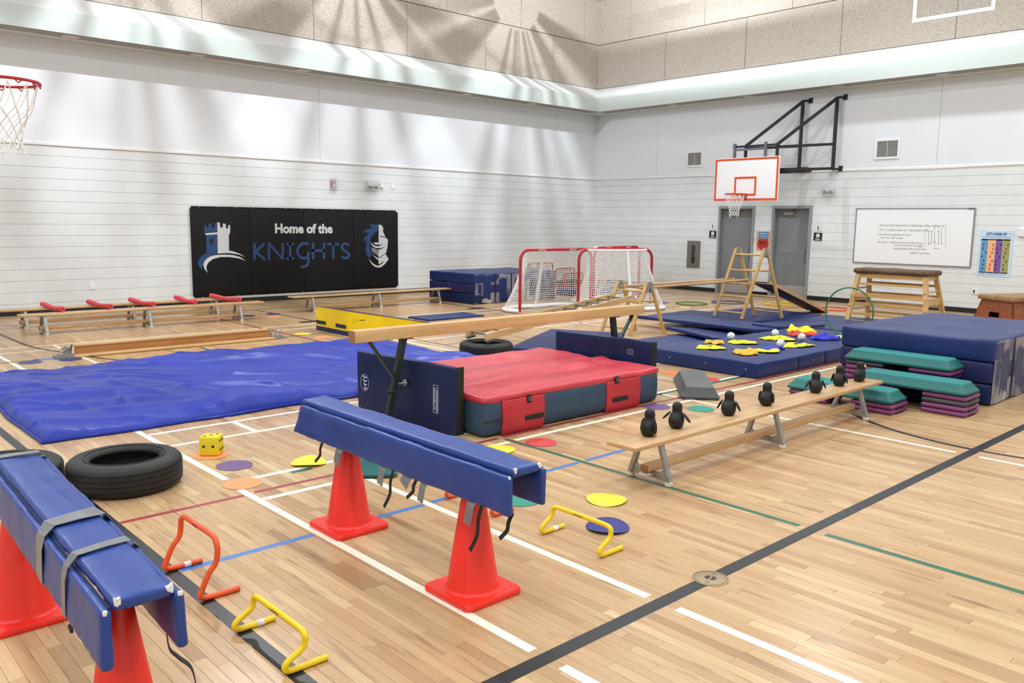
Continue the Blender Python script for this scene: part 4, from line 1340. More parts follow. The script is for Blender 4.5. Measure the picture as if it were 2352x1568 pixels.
# pool noodles lying across the two left benches
for i, (xa, xb) in enumerate(((3.49, 3.53), (4.17, 4.22), (4.83, 4.88), (5.60, 5.56), (6.24, 6.33))):
    lab = ('red foam noodle across the benches, leftmost of five', 'red foam noodle across the benches, second from left', 'red foam noodle across the benches, middle one of five',
           'red foam noodle across the benches, fourth from left', 'red foam noodle across the benches, rightmost beside the wall padding')[i]
    n_ = bpy.data.objects
    P = smooth_path([(xa, 14.80, .358), (xa + .01, 14.57, .353), ((xa + xb) / 2, 14.25, .334), (xb, 13.93, .353), (xb, 13.82, .356)], 5)
    b = MB()
    b.tube(P, .037, 14, cap=False)
    b.tube(P, .012, 10, cap=False)
    m0 = len(P)
    for e in (0, m0 - 1):
        o_, i_ = e * 14, m0 * 14 + e * 10
        c0 = P[e]
    o = b.build('pool_noodle', 'noodle', None, 60)
    tag(o, lab, 'pool noodle', 'red noodles across the benches')
    for e, s in ((0, 1), (m0 - 1, -1)):
        hb = MB()
        tdir = (P[1] - P[0]).normalized() if e == 0 else (P[-2] - P[-1]).normalized()
        z = Vector((0, 0, 1)); z = (z - tdir * z.dot(tdir)).normalized(); x = tdir.cross(z)
        ring_o = [P[e] + x * .037 * cos(a) + z * .037 * sin(a) for a in [2 * pi * k / 16 for k in range(16)]]
        ring_i = [P[e] + x * .012 * cos(a) + z * .012 * sin(a) for a in [2 * pi * k / 16 for k in range(16)]]
        hb.add(ring_o + ring_i, [(k, (k + 1) % 16, 16 + (k + 1) % 16, 16 + k) for k in range(16)])
        hb.build('cut_end', 'noodle', o)

# upturned low beam on the floor in front of the benches
t = thing('upturned_bench', 'upturned wooden bench lying low behind the royal blue mat', 'bench', (2.82, 11.32, 0))
b = MB().soft((1.49, 0, .02), (2.70, .22, .03), .005, (8, 1, 1)); b.build('seat_board', 'pine', t, 40)
MB().box((1.49, 0, .085), (2.62, .035, .10)).build('web', 'darkwood', t)
MB().soft((1.47, 0, .145), (2.62, .075, .026), .005, (8, 1, 1)).build('upper_rail', 'pine', t, 40)
for x, s in ((.02, 1), (2.96, -1)):
    b = MB()
    b.box((x + s * .06, -.005, .016), (.26, .2, .03)); b.box((x + s * .06, -.005, .04), (.18, .14, .02))
    for k, y in enumerate((-.07, 0, .06)):
        b.bar((x + s * (.01 + .04 * k), y, .04), (x + s * (.03 + .04 * k), y + .01, .11 + .012 * (k % 2)), .02, .016)
        b.bar((x + s * (.04 + .04 * k), y - .01, .10), (x + s * (-.01 + .04 * k), y + .03, .125), .014, .012)
    b.build('end_casting', 'alu', t)
    MB().bar((x + s * .12, .05, .05), (x + s * .14, .06, .15), .02, .014).build('hook', 'steel', t)

# ------------------------------------------------------------------ crash mats (three-layer stacks)
def crash(label, x0, y0, lx, ly, side, seed):
    """folded three-section landing mat; side = axis faces that carry worn velcro: '-y'"""
    t = thing('crash_mat', label, 'landing mat', (x0 + lx / 2, y0 + ly / 2, 0))
    h = .2165
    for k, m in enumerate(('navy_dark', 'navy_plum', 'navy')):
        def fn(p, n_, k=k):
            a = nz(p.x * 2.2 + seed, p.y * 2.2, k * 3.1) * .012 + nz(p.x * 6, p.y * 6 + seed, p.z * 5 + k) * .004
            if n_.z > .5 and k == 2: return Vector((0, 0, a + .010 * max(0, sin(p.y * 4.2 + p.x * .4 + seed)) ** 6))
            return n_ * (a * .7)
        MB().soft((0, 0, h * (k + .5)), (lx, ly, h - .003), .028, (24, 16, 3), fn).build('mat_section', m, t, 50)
    sg = 1 if side == '+y' else -1
    yy = sg * (ly / 2 + .002)
    rr = random.Random(seed)
    # worn velcro strips near the corners of the end face
    def strip(xa, xb, za, zb):
        b = MB()
        n = 10; V = []; F = []
        for i in range(n + 1):
            x = xa + (xb - xa) * i / n
            V += [(x, yy, za - rr.uniform(0, .03)), (x, yy, zb + rr.uniform(0, .03))]
        for i in range(n): F.append((2 * i, 2 * i + 2, 2 * i + 3, 2 * i + 1) if sg < 0 else (2 * i, 2 * i + 1, 2 * i + 3, 2 * i + 2))
        b.add(V, F); b.build('velcro_patch', 'worn', t)
    L = -lx / 2
    strip(L + .02, L + 1.95, .035, .615)
    for (ua, ub, za, zb) in ((.24, .46, .15, .50), (.70, .92, .15, .50), (1.16, 1.36, .15, .50), (1.62, 1.8, .15, .5), (.10, .2, .24, .40)):
        b = MB(); n = 9; V = []; F = []
        for i in range(n + 1):
            x = L + ua + (ub - ua) * i / n
            V += [(x, yy + sg * .002, za - rr.uniform(0, .08)), (x, yy + sg * .002, zb + rr.uniform(0, .05))]
        for i in range(n): F.append((2 * i, 2 * i + 2, 2 * i + 3, 2 * i + 1))
        b.add(V, F); b.build('vinyl_window', 'navy', t)
    for u in (.58, 1.05, 1.5):
        MB().ribbon([(L + u, yy + sg * .004, .02), (L + u + .005, yy + sg * .010, .3), (L + u, yy + sg * .004, .63)], .03, (1, 0, 0), .004).build('strap', 'strap', t)
    return t
crash('navy landing mat stack by the far left wall under the end of the bench', 11.35, 13.45, 2.45, 1.58, '-y', 2)
crash('large navy landing mat stack at the right edge behind the teal steps', 8.96, 2.72, 2.45, 1.56, '-y', 5)

# ------------------------------------------------------------------ royal blue sheet mat
def royal():
    x0, x1, y0, y1 = 1.60, 6.66, 7.04, 10.22
    nx_, ny_ = 230, 150
    b = MB(); V = []; F = []
    def H(x, y):
        u, v = (x - x0) / (x1 - x0), (y - y0) / (y1 - y0)
        e = min(u, 1 - u) * (x1 - x0); e2 = min(v, 1 - v) * (y1 - y0)
        edge = min(1, min(e, e2) / .09)
        z = .075 * sqrt(max(0, 1 - (1 - edge) ** 2))
        # long slanting folds
        s = x * .50 + y * .86
        q = x * .86 - y * .50
        f = 0
        for (c, w, a, k) in ((7.35, .06, .040, .3), (7.9, .09, .055, .9), (8.55, .07, .050, 1.7), (9.1, .10, .060, 2.6), (9.75, .06, .045, 3.1), (10.3, .10, .060, 4.0), (11.0, .07, .045, 4.9), (11.6, .08, .045, 5.5)):
            d = s - c - .22 * sin(q * 1.0 + k) - .05 * q
            d = d / (w * (1.0 if d > 0 else 2.6))
            f += a * math.exp(-d * d) * max(0.1, .5 + .6 * sin(q * .8 + k * 2))
        g = nz(x * 1.1, y * 1.1, 3) * .03 + nz(x * 3.2, y * 3.2, 7) * .008 + abs(nz(x * 2 + y, y * 1.6, 1)) * .02
        g += .026 * max(0, 1 - abs(nz(s * 1.5, q * .55, 11)) * 6) ** 1.5 + .016 * max(0, 1 - abs(nz(s * 2.6 + q, q * 1.1, 21)) * 7) ** 1.5
        if e2 < .4: g += .02 * (1 - e2 / .4) * nz(x * 5.5, y * 2, 31) * (1 if e2 > .02 else 0)
        return z + (f + g) * min(1, edge + .15)
    def W(x, y):
        dx = nz(y * 1.7, 0, 4) * .03; dy = nz(x * 1.5, 3, 4) * .05 + nz(x * 5, 3, 8) * .012
        return dx, dy
    for j in range(ny_ + 1):
        for i in range(nx_ + 1):
            u = i / nx_; v = j / ny_
            u = u + .04 * sin(2 * pi * u) * -.5; v = v + .05 * sin(2 * pi * v) * -.5
            x, y = x0 + (x1 - x0) * u, y0 + (y1 - y0) * v
            dx, dy = W(x, y)
            V.append((x + dx, y + dy, max(.004, H(x, y))))
    R_ = nx_ + 1
    for j in range(ny_):
        for i in range(nx_): F.append((j * R_ + i, j * R_ + i + 1, (j + 1) * R_ + i + 1, (j + 1) * R_ + i))
    # underside
    rim = [i for i in range(R_)] + [j * R_ + nx_ for j in range(1, ny_ + 1)] + [ny_ * R_ + i for i in range(nx_ - 1, -1, -1)] + [j * R_ for j in range(ny_ - 1, 0, -1)]
    n0 = len(V)
    for q in rim: V.append((V[q][0], V[q][1], .0012))
    m = len(rim)
    for k in range(m): F.append((rim[k], n0 + k, n0 + (k + 1) % m, rim[(k + 1) % m]))
    b.add(V, F)
    o = b.build('sheet_mat', 'royal', None, 60)
    tag(o, 'big wrinkled royal blue mat spread on the floor at the left', 'mat')
    hem = MB().tube([Vector(V[q]) + Vector((0, 0, .012)) + Vector(((1 if V[q][0] < 4 else -1) * 0, 0, 0)) for q in rim][::2], .014, 6, closed=True)
    hem.build('hem', 'royal', o, 60)
royal()
# ------------------------------------------------------------------ yellow wedge and flat mat beyond it
t = thing('wedge_mat', 'yellow incline wedge mat with navy base strip beside the low beam', 'mat', (6.69, 11.36, 0))
L_, W_, H_ = 1.90, .94, .385
sid = MB()
sid.hexa([(0, -W_ / 2, .07), (L_, -W_ / 2, .012), (L_, W_ / 2, .012), (0, W_ / 2, .07), (0, -W_ / 2, H_ - .004), (L_, -W_ / 2, .02), (L_, W_ / 2, .02), (0, W_ / 2, H_ - .004)])
sid.build('wedge_body', 'yellow', t)
MB().hexa([(-.003, -W_ / 2 - .003, 0), (L_, -W_ / 2 - .003, 0), (L_, W_ / 2 + .003, 0), (-.003, W_ / 2 + .003, 0), (-.003, -W_ / 2 - .003, .07), (L_, -W_ / 2 - .003, .012), (L_, W_ / 2 + .003, .012), (-.003, W_ / 2 + .003, .07)]).build('base_strip', 'navy_dark', t)
MB().hexa([(-.006, -W_ / 2 - .004, H_ - .004), (L_, -W_ / 2 - .004, .02), (L_, W_ / 2 + .004, .02), (-.006, W_ / 2 + .004, H_ - .004), (-.006, -W_ / 2 - .004, H_ + .004), (L_, -W_ / 2 - .004, .028), (L_, W_ / 2 + .004, .028), (-.006, W_ / 2 + .004, H_ + .004)]).build('top_cover', 'navy', t)
for y in (.32, -.27): MB().box((-.005, y, .135), (.008, .29, .055)).build('velcro_strip', 'navy_dark', t)
lb = MB(); F_ = ((.12, -W_ / 2 - .0015, .22), (1, 0, 0), (0, 0, 1))
for i in range(24):
    a, c = 2 * pi * i / 24, 2 * pi * (i + 1) / 24
    lb.stroke([(.03 * cos(a), .03 * sin(a)), (.03 * cos(c), .03 * sin(c))], .004, F_)
lb.build('maker_ring', 'p_navy', t)
lb = MB()
for i in range(5): lb.stroke([(.08 + i * .022, .0), (.09 + i * .022, .012), (.10 + i * .022, -.004)], .007, F_)
lb.build('maker_print', 'p_navy', t)


def thin_mat(label, c, d, rz=0.0, z0=0.0, h=.045, mt='navy', tiltx=0.0, tilty=0.0, folds=3, seed=0):
    t = thing('floor_mat', label, 'mat', (c[0], c[1], z0), rz)
    R = Matrix.Rotation(tilty, 3, 'Y') @ Matrix.Rotation(tiltx, 3, 'X')
    lift = abs(sin(tilty)) * d[0] / 2 + abs(sin(tiltx)) * d[1] / 2
    w = d[0] / folds
    for k in range(folds):
        def fn(p, n_, k=k):
            a = nz(p.x * 2 + seed + k, p.y * 2, seed) * .006 + nz(p.x * 7, p.y * 7, seed + k) * .002
            return Vector((0, 0, a)) if n_.z > .5 else n_ * abs(a) * .3
        cc = R @ Vector((-d[0] / 2 + w * (k + .5), 0, 0)) + Vector((0, 0, h / 2 + lift + .001))
        MB().soft(cc, (w - .004, d[1], h), .012, (8, 12, 1), fn, R).build('mat_panel', mt, t, 50)
    return t
thin_mat('thin navy mat flat on the floor past the yellow wedge tip', (9.45, 11.98), (1.3, .62), .0, 0, .03, 'navy', folds=1, seed=3)

# ------------------------------------------------------------------ balance beam
t = thing('balance_beam', 'long wooden balance beam on dark green steel legs over the red mat', 'balance beam', (5.43, 5.77, 0))
off = (5.43, 5.77, 0)
zt = .865
MB().soft((5.43, 5.77, zt - .05), (3.70, .10, .10), .005, (10, 1, 1)).build('beam', 'pine', t, 40, off)
MB().box((3.578, 5.77, zt - .05), (.003, .092, .092)).build('end_grain', 'endwood', t, None, off)
def beam_leg(xt, xb, xbr):
    s = 1 if xbr > xt else -1
    lg = MB().bar((xt, 5.77, zt - .10), (xb, 5.77, .03), .05, .05, (1, 0, 0)).build('leg', 'green_steel', t, None, off)
    kx = xb + (xt - xb) * .52
    MB().bar((xbr, 5.77, zt - .105), (kx, 5.77, .42), .035, .02, (1, 0, 0)).build('brace', 'green_steel', t, None, off)
    MB().bar((xb, 5.45, .02), (xb, 6.09, .02), .05, .035).build('floor_bar', 'green_steel', t, None, off)
    hl = MB()
    for z in (.10, .18, .26): 
        x = xb + (xt - xb) * (z - .03) / (zt - .13)
        hl.lathe([(.009, 0), (.009, .004)], 8, (x, 5.743, z), Matrix.Rotation(pi / 2, 3, 'X'))
    hl.build('pin_holes', 'sign_black', t, None, off)
    k = MB()
    k.tube([(kx + .03, 5.77, .37), (kx + .10, 5.77, .375)], .008, 8)
    for i in range(6):
        a = 2 * pi * i / 6
        k.ball((kx + .10, 5.77 + .022 * cos(a), .375 + .022 * sin(a)), .011, 8, 6)
    k.ball((kx + .10, 5.77, .375), .02, 10, 8)
    k.build('clamp_knob', 'alu', t, 40, off)
    pn = MB(); pn.tube([(xb + .05, 5.70, .33), (xb - .02, 5.70, .33)], .012, 8); pn.ball((xb - .03, 5.70, .33), .018, 8, 6)
    pn.build('height_pin', 'black_metal', t, 40, off)
    MB().box((xt, 5.77, zt - .103), (.14, .09, .008)).build('top_plate', 'green_steel', t, None, off)
beam_leg(4.085, 3.905, 3.74)
beam_leg(6.80, 6.93, 7.13)

# ------------------------------------------------------------------ red crash mat
t = thing('red_crash_mat', 'red topped crash mat with slate sides and black handles', 'landing mat', (5.50, 5.86, 0))
X0, X1, Y0, Y1, HH = 4.31, 6.60, 4.985, 6.66, .33
off = (5.50, 5.86, 0)
cx_, cy_ = (X0 + X1) / 2, (Y0 + Y1) / 2
def fb(p, n_):
    a = nz(p.x * 1.5, p.y * 1.5, 2) * .012
    if n_.y < -.5: return Vector((0, -.016 * cos(p.z / HH * pi) + a * .3, 0))
    return n_ * a
MB().soft((cx_, cy_, .16), (X1 - X0, Y1 - Y0, .31), .05, (24, 12, 4), fb).build('foam_body', 'slate', t, 50, off)
def ft(p, n_):
    x, y = p.x, p.y
    a = nz(x * 1.6, y * 2.2, 8) * .022 + nz(x * 5, y * 5, 3) * .006
    s = y - .12 * x
    a += .020 * math.exp(-((s + .25) / .07) ** 2) - .018 * math.exp(-((s + .08) / .09) ** 2) + .022 * math.exp(-((s - .28) / .06) ** 2) * (.5 + .5 * sin(x * 3)) + .016 * abs(nz(x * 2.5, y * 7, 1))
    if n_.z > -.2: return Vector((0, 0, a * (1 - min(1, max(0, abs(y) - .6) * 5)) + nz(x * 4, 0, 6) * .008)) + Vector((0, nz(x * 6, p.z * 9, 4) * .006, 0))
    return Vector((0, 0, nz(x * 4, y * 3, 6) * .014))
MB().soft((cx_, cy_, .312), (X1 - X0 + .014, Y1 - Y0 + .016, .062), .028, (60, 40, 2), ft).build('top_cover', 'red_vinyl', t, 60, off)
for xa, xb in ((4.50, 4.985), (5.80, 6.29)):
    def fk(p, n_): return Vector((0, -.016 * cos((p.z - .012) / HH * pi), 0))
    MB().soft(((xa + xb) / 2, Y0 - .003, .148), (xb - xa, .024, .285), .008, (4, 1, 6), fk).build('side_band', 'red_band', t, 50, off)
for x, z in ((4.80, .275), (5.935, .30)):
    b = MB().box((x, Y0 - .026, z), (.05, .012, .065)); o = b.build('grommet_tab', 'strap', t, None, off)
    MB().tube([(x + .014 * cos(a), Y0 - .034, z + .014 * sin(a)) for a in [2 * pi * k / 14 for k in range(14)]], .004, 6, closed=True).build('eyelet', 'steel', o, 40, off)
for x in (4.86, 5.985):
    MB().soft((x, Y0 - .034, .115), (.215, .010, .042), .004).build('handle', 'strap', t, 40, off)
MB().tube([(4.32, Y0 - .003, .138), (4.40, Y0 - .024, .138), (4.497, Y0 - .026, .136)], .006, 6).build('zipper', 'strap', t, 40, off)

# ------------------------------------------------------------------ navy folding mats standing on edge at both ends of the red mat
def standing(label, p0, p1, h, logo):
    """p0 near end, p1 far end (floor points of the outer face); the mat leans against the red mat"""
    a = Vector((p0[0], p0[1], 0)); b_ = Vector((p1[0], p1[1], 0))
    d = (b_ - a); Ln = d.length; d.normalize()
    n_ = Vector((d.y, -d.x, 0))
    t = thing('standing_mat', label, 'mat', a, atan2(d.y, d.x))
    # local x along the mat, local y towards -x outside (left of travel)
    def fn(p, q): return q * nz(p.x * 3, p.z * 3, h) * .006
    o = MB().soft((Ln / 2, 0, h / 2), (Ln, .058, h - .002), .016, (12, 1, 8), fn).build('outer_panel', 'navy_dark', t, 50)
    MB().soft((Ln / 2 + .01, -.048, h / 2 - .01), (Ln - .03, .030, h - .03), .010, (8, 1, 6), fn).build('inner_panel', 'navy_dark', t, 50)
    MB().soft((.004, -.03, h / 2), (.022, .085, h - .012), .008, (1, 1, 10), lambda p, q: q * nz(p.y * 30, p.z * 22, 2) * .005).build('velcro_edge', 'speckle', t, 40)
    MB().prism([(.0, 0), (.04, 0), (.04, h * .9)], ((-.006, -.072, 0), (1, 0, 0), (0, 0, 1)), -.02).build('loose_flap', 'charcoal', t)
    return t, Ln
t, Ln = standing('navy mat on edge with logo, left end of the red crash mat', (4.215, 5.20), (4.065, 6.43), .575, True)
# local frame: outer face on +y side
Fo = ((0, .0325, 0), (-1, 0, 0), (0, 0, 1))
lb = MB()
e = [(-1.13 + .055 * cos(a), .30 + .075 * sin(a)) for a in [2 * pi * k / 28 for k in range(29)]]
for i in range(28): lb.stroke([e[i], e[i + 1]], .005, Fo)
for k in range(4): lb.stroke([(-1.155 + k * .008, .36 - k * .034), (-1.13, .345 - k * .034), (-1.105, .352 - k * .034)], .014, Fo)
lb.build('oval_logo', 'label_white', t)
lb = MB()
x, z0, z1 = -.22, .165, .40
for p, q in (((x - .028, z0), (x + .028, z0)), ((x + .028, z0), (x + .028, z1)), ((x + .028, z1), (x - .028, z1)), ((x - .028, z1), (x - .028, z0))): lb.stroke([p, q], .004, Fo)
lb.text('ATTENTION', ((.22 + .005, .0335, .19), (0, 0, 1), (1, 0, 0)), .028, width=.19, bold=.001)
for k in range(4): lb.stroke([(x + .004 + k * .006, z0 + .01), (x + .004 + k * .006, z1 - .02 - .02 * (k % 2))], .003, Fo)
lb.build('warning_label', 'label_white', t)
t, Ln = standing('navy mat on edge at the right end of the red crash mat', (6.80, 5.22), (6.67, 6.46), .555, False)
MB().ribbon([(.01, .0, .02), (-.02, .05, .003), (-.06, .11, .004)], .06, (.4, 0, 0), .004).build('floor_flap', 'strap', t)
lb = MB(); Fi = ((0, -.0645, 0), (1, 0, 0), (0, 0, 1))
for p, q in (((.22, .40), (.28, .40)), ((.28, .40), (.28, .45)), ((.28, .45), (.22, .45)), ((.22, .45), (.22, .40)), ((.24, .41), (.24, .44)), ((.26, .41), (.26, .44))): lb.stroke([p, q], .004, ((0, .0325, 0), (1, 0, 0), (0, 0, 1)))
lb.build('small_label', 'label_white', t)

# ------------------------------------------------------------------ thick navy mat
t = thing('thick_mat', 'thick navy folding mat covered with yellow pinnies, scarves and balls', 'mat', (8.44, 5.73, 0))
xs = [8.44, 9.36, 10.03, 10.71, 11.39, 12.05]
for k in range(5):
    a, b_ = xs[k], xs[k + 1]
    def fn(p, n_, k=k):
        q = nz(p.x * 1.6 + k, p.y * 1.6, 4) * .006 + nz(p.x * 5 + k * 3, p.y * 5, 2) * .002
        if k == 0: q += 0
        return Vector((0, 0, q)) if n_.z > .5 else n_ * abs(q) * .6
    o = MB().soft(((a + b_) / 2 - 8.44, 0, .0925), (b_ - a - .006, 1.50, .183), .02, (8, 16, 2), fn).build('mat_section', 'navy', t, 50)
    if k:
        MB().box((a - 8.44, -.748, .092), (.02, .006, .16)).build('hinge_tape', 'strap', t)
for y in (-.60, -.05, .48):
    MB().lathe([(.013, 0), (.013, .004), (.006, .006)], 12, (-.004, y, .10), Matrix.Rotation(-pi / 2, 3, 'Y')).build('vent_eyelet', 'steel', t)
MB().lathe([(.012, 0), (.012, .004)], 12, (1.25, -.752, .10), Matrix.Rotation(pi / 2, 3, 'X')).build('vent_eyelet', 'steel', t)
thin_mat('thin navy mat with its corner beside the tire under the ladder', (8.85, 8.30), (2.2, 1.2), atan2(.49, .872), 0, .05, 'navy', folds=2, seed=1)
thin_mat('thin navy mat lying between the low trestle and the thick mat', (9.70, 7.16), (1.95, 1.12), 0, 0, .05, 'navy', folds=2, seed=2)
thin_mat('thin navy mat tilted with a raised left edge right of the low trestle', (11.05, 7.17), (1.2, 1.3), -.38, 0, .05, 'navy', tilty=.07, folds=1, seed=6)
thin_mat('wide navy mat between the two trestles with a long raised edge', (11.92, 7.80), (1.5, 2.3), .0, .05, .055, 'navy', tilty=.062, folds=2, seed=7)
thin_mat('small navy mat end poking up behind the thick mat', (12.50, 6.85), (1.4, .5), -.03, .075, .05, 'navy', tilty=.05, folds=1, seed=8)
thin_mat('navy floor mat under the tall trestle', (14.20, 8.60), (2.4, 1.55), -.08, 0, .05, 'navy', folds=2, seed=9)
thin_mat('navy floor mat at the back left of the tall trestle', (13.05, 9.42), (1.75, .62), .03, 0, .05, 'navy', folds=2, seed=10)
thin_mat('navy floor mat behind the standing green hoop', (14.30, 6.95), (2.2, 1.5), -.03, 0, .05, 'navy', folds=2, seed=12)
thin_mat('navy folded mats lying in the room corner behind the goals', (15.6, 13.6), (2.0, 1.3), .1, 0, .16, 'navy', folds=2, seed=13)

# ------------------------------------------------------------------ trestles
def trestle(label, fa, fb_, fc, fd, H, rungs, z0):
    """feet: fa far-left, fb near-left (front ladder), fc near-right, fd far-right (rear ladder)"""
    base = (Vector(fa) + Vector(fc)) / 2
    off = (base.x, base.y, z0)
    t = thing('climbing_trestle', label, 'climbing trestle', off)
    A, B_, C_, D_ = [Vector((q[0], q[1], z0)) for q in (fa, fb_, fc, fd)]
    tl = (A + D_) / 2 + Vector((0, 0, H)); tr = (B_ + C_) / 2 + Vector((0, 0, H))
    sep = (C_ - B_).normalized() * .035
    rails = [(A, tl - sep), (B_, tr - sep), (C_, tr + sep), (D_, tl + sep)]
    for (p, q) in rails:
        MB().bar(p + Vector((0, 0, .006)), q, .034, .052, (B_ - A)).build('rail', 'pinev', t, None, off)
    for (r1, r2) in ((rails[0], rails[1]), (rails[3], rails[2])):
        for s in rungs:
            a = r1[0].lerp(r1[1], s); b_ = r2[0].lerp(r2[1], s)
            MB().tube([a, b_], .0165, 10).build('rung', 'piney', t, 40, off)
    for top, in ((tl,), (tr,)):
        side = (B_ - A).normalized() * (.028 if top is tr else -.028)
        b = MB()
        ax = sep.normalized(); ez = Vector((0, 0, 1))
        for w in (-1, 1):
            b.prism([(-.075, -.15), (-.02, -.15), (0, -.06), (.02, -.15), (.075, -.15), (.05, 0), (.03, .02), (-.03, .02), (-.05, 0)], (top + side * w * .9, ax, ez), .004 * w)
        b.tube([top - side * 1.2, top + side * 1.2], .018, 10)
        b.build('hinge_plate', 'alu', t, None, off)
    return t
TA = ((10.10, 8.80), (10.165, 8.27), (10.83, 8.10), (10.76, 8.63))
trestle('low wooden climbing trestle by the hockey goals', *TA, .82, (.13, .63, .84), 0.002)
TB = ((13.28, 8.80), (13.25, 8.20), (14.05, 7.86), (14.07, 8.44))
trestle('tall wooden climbing trestle on navy mats with five rungs a side', *TB, 1.26, (.085, .31, .5, .69, .915), .052)

# two poles bridging the trestles
t = thing('bridge_poles', 'pair of wooden poles bridging the low and tall trestles', 'climbing poles', (12.1, 8.5, .7))
off = (12.1, 8.5, .7)
for (a, b_) in (((10.42, 8.70, .735), (13.74, 8.71, .735)), ((10.42, 8.30, .735), (13.80, 8.45, .735))):
    MB().tube([a, b_], .024, 12).build('pole', 'oak', t, 40, off)
for x in (10.62, 13.60):
    MB().bar((x, 8.31 + (x - 10.4) * .045, .725), (x, 8.70, .725), .03, .02).build('cross_bar', 'steel', t, None, off)
# slide board from the tall trestle to the floor
t = thing('slide_board', 'dark underside sloping slide board hooked on the tall trestle', 'slide', (15.1, 8.24, 0))
off = (15.1, 8.24, 0)
a, b_ = Vector((13.86, 8.22, .70)), Vector((16.10, 8.24, .035))
MB().bar(a, b_, .36, .022).build('slide_panel', 'slide_dark', t, None, off)
for s in (-1, 1): MB().bar(a + Vector((0, s * .19, .01)), b_ + Vector((0, s * .19, .01)), .025, .06).build('side_rail', 'oak', t, None, off)
MB().bar(b_ + Vector((-.12, 0, .03)), b_ + Vector((.13, 0, -.028)), .37, .02).build('end_lip', 'darkwood', t, None, off)
# ladder ramp from the tire to the low trestle
t = thing('ladder_ramp', 'wooden ladder ramp with steel rungs sloping from a tire to the low trestle', 'ladder', (8.6, 8.3, .2))
off = (8.6, 8.3, .2)
r1 = (Vector((6.88, 7.93, .29)), Vector((10.29, 8.31, .60)))
r2 = (Vector((6.92, 8.36, .29)), Vector((10.29, 8.70, .60)))
for (p, q) in (r1, r2): MB().bar(p, q, .026, .085).build('side_rail', 'pine', t, None, off)
for k in range(12):
    s = .03 + k * .083
    MB().bar(r1[0].lerp(r1[1], s) + Vector((0, 0, .01)), r2[0].lerp(r2[1], s) + Vector((0, 0, .01)), .05, .016).build('rung', 'grey_metal', t, None, off)
for (p, q) in (r1, r2):
    b = MB()
    for k in range(3):
        c = p.lerp(q, .01 + .016 * k) + Vector((0, 0, -.055))
        b.lathe([(.018, -.02), (.018, .02)], 10, c, Matrix.Rotation(pi / 2, 3, 'X'))
    b.build('end_rollers', 'grey_metal', t, 40, off)

# ------------------------------------------------------------------ tires
def tire(label, c, R, h):
    t = thing('tire', label, 'tire', (c[0], c[1], 0))
    q = h / 2
    prof = [(R * .60, q + .075 * h / .2), (R * .60, h * .82), (R * .62, h * .93), (R * .68, h * .985), (R * .80, h), (R * .90, h * .97), (R * .955, h * .90)]
    side = [(r, z) for r, z in prof]
    b = MB()
    b.lathe(side, 64, cap=False)
    b.lathe([(r, h - z) for r, z in side][::-1], 64, cap=False)
    b.lathe([(R * .60, q + .075 * h / .2), (R * .86, q + .06), (R * .93, q), (R * .86, q - .06), (R * .60, q - .075 * h / .2)], 64, cap=False)
    b.build('sidewall', 'rubber', t, 60)
    tr = [(R * .955, h * .90), (R * .985, h * .84)]
    for k in range(4):
        z = h * (.84 - .17 * (k + 1) + .085)
        z1 = h * (.84 - .68 * (k + .485) / 4); z2 = h * (.84 - .68 * (k + .515) / 4)
        rr = R * (1.0 if k in (1, 2) else .996)
        tr += [(rr, z1 + .0015), (rr - .005, z1), (rr - .005, z2), (rr, z2 - .0015)]
    tr += [(R * .985, h * .16), (R * .955, h * .10)]
    b = MB().lathe(tr, 64, cap=False)
    b.build('tread', 'rubber2', t, 50)
    bd = MB().tube([(R * .70 * cos(a), R * .70 * sin(a), h * .992) for a in [2 * pi * k / 48 for k in range(48)]], .005, 6, closed=True)
    bd.build('bead_ring', 'rubber', t, 60)
    return t
tire('black car tire flat on the floor behind the near foam beam', (1.75, 5.62), .352, .205)
tire('black car tire half hidden behind the near foam beam, at the left', (1.12, 5.97), .345, .20)
tire('black car tire under the end of the ladder ramp', (7.06, 8.12), .350, .205)

# ------------------------------------------------------------------ traffic cones
def cone(label, c, rz=0.0):
    t = thing('traffic_cone', label, 'traffic cone', (c[0], c[1], 0), rz)
    def fn(p, n_): return Vector((0, 0, .006 * max(0, 1 - sqrt(p.x ** 2 + p.y ** 2) / .2))) if n_.z > .5 else Vector((0, 0, 0))
    s, r = .172, .035
    P = []
    for (x, y, a0) in ((s - r, s - r, 0), (-s + r, s - r, pi / 2), (-s + r, -s + r, pi), (s - r, -s + r, 1.5 * pi)):
        P += [(x + r * cos(a0 + k * pi / 12), y + r * sin(a0 + k * pi / 12)) for k in range(7)]
    b = MB(); n = len(P)
    V = [(x * .985, y * .985, 0.001) for x, y in P] + [(x, y, .006) for x, y in P] + [(x, y, .022) for x, y in P] + [(x * .97, y * .97, .030) for x, y in P]
    F = [tuple(range(n - 1, -1, -1)), tuple(range(3 * n, 4 * n))]
    for k in range(3): F += [(k * n + i, k * n + (i + 1) % n, (k + 1) * n + (i + 1) % n, (k + 1) * n + i) for i in range(n)]
    b.add(V, F); b.build('base', 'cone', t, 40)
    b = MB().lathe([(.137, .029), (.128, .034), (.124, .045), (.030, .640), (.024, .650), (.018, .650), (.018, .60)], 40, cap=False)
    b.build('cone_body', 'cone', t, 50)
    return t
cone('red traffic cone under the far end of the middle foam beam', (2.45, 4.01))
cone('red traffic cone under the near end of the middle foam beam', (2.44, 2.89))
cone('red traffic cone under the near foam beam, base cut by the left edge', (.79, 4.0))
cone('red traffic cone under the near foam beam, cut by the bottom edge', (.775, 2.63))

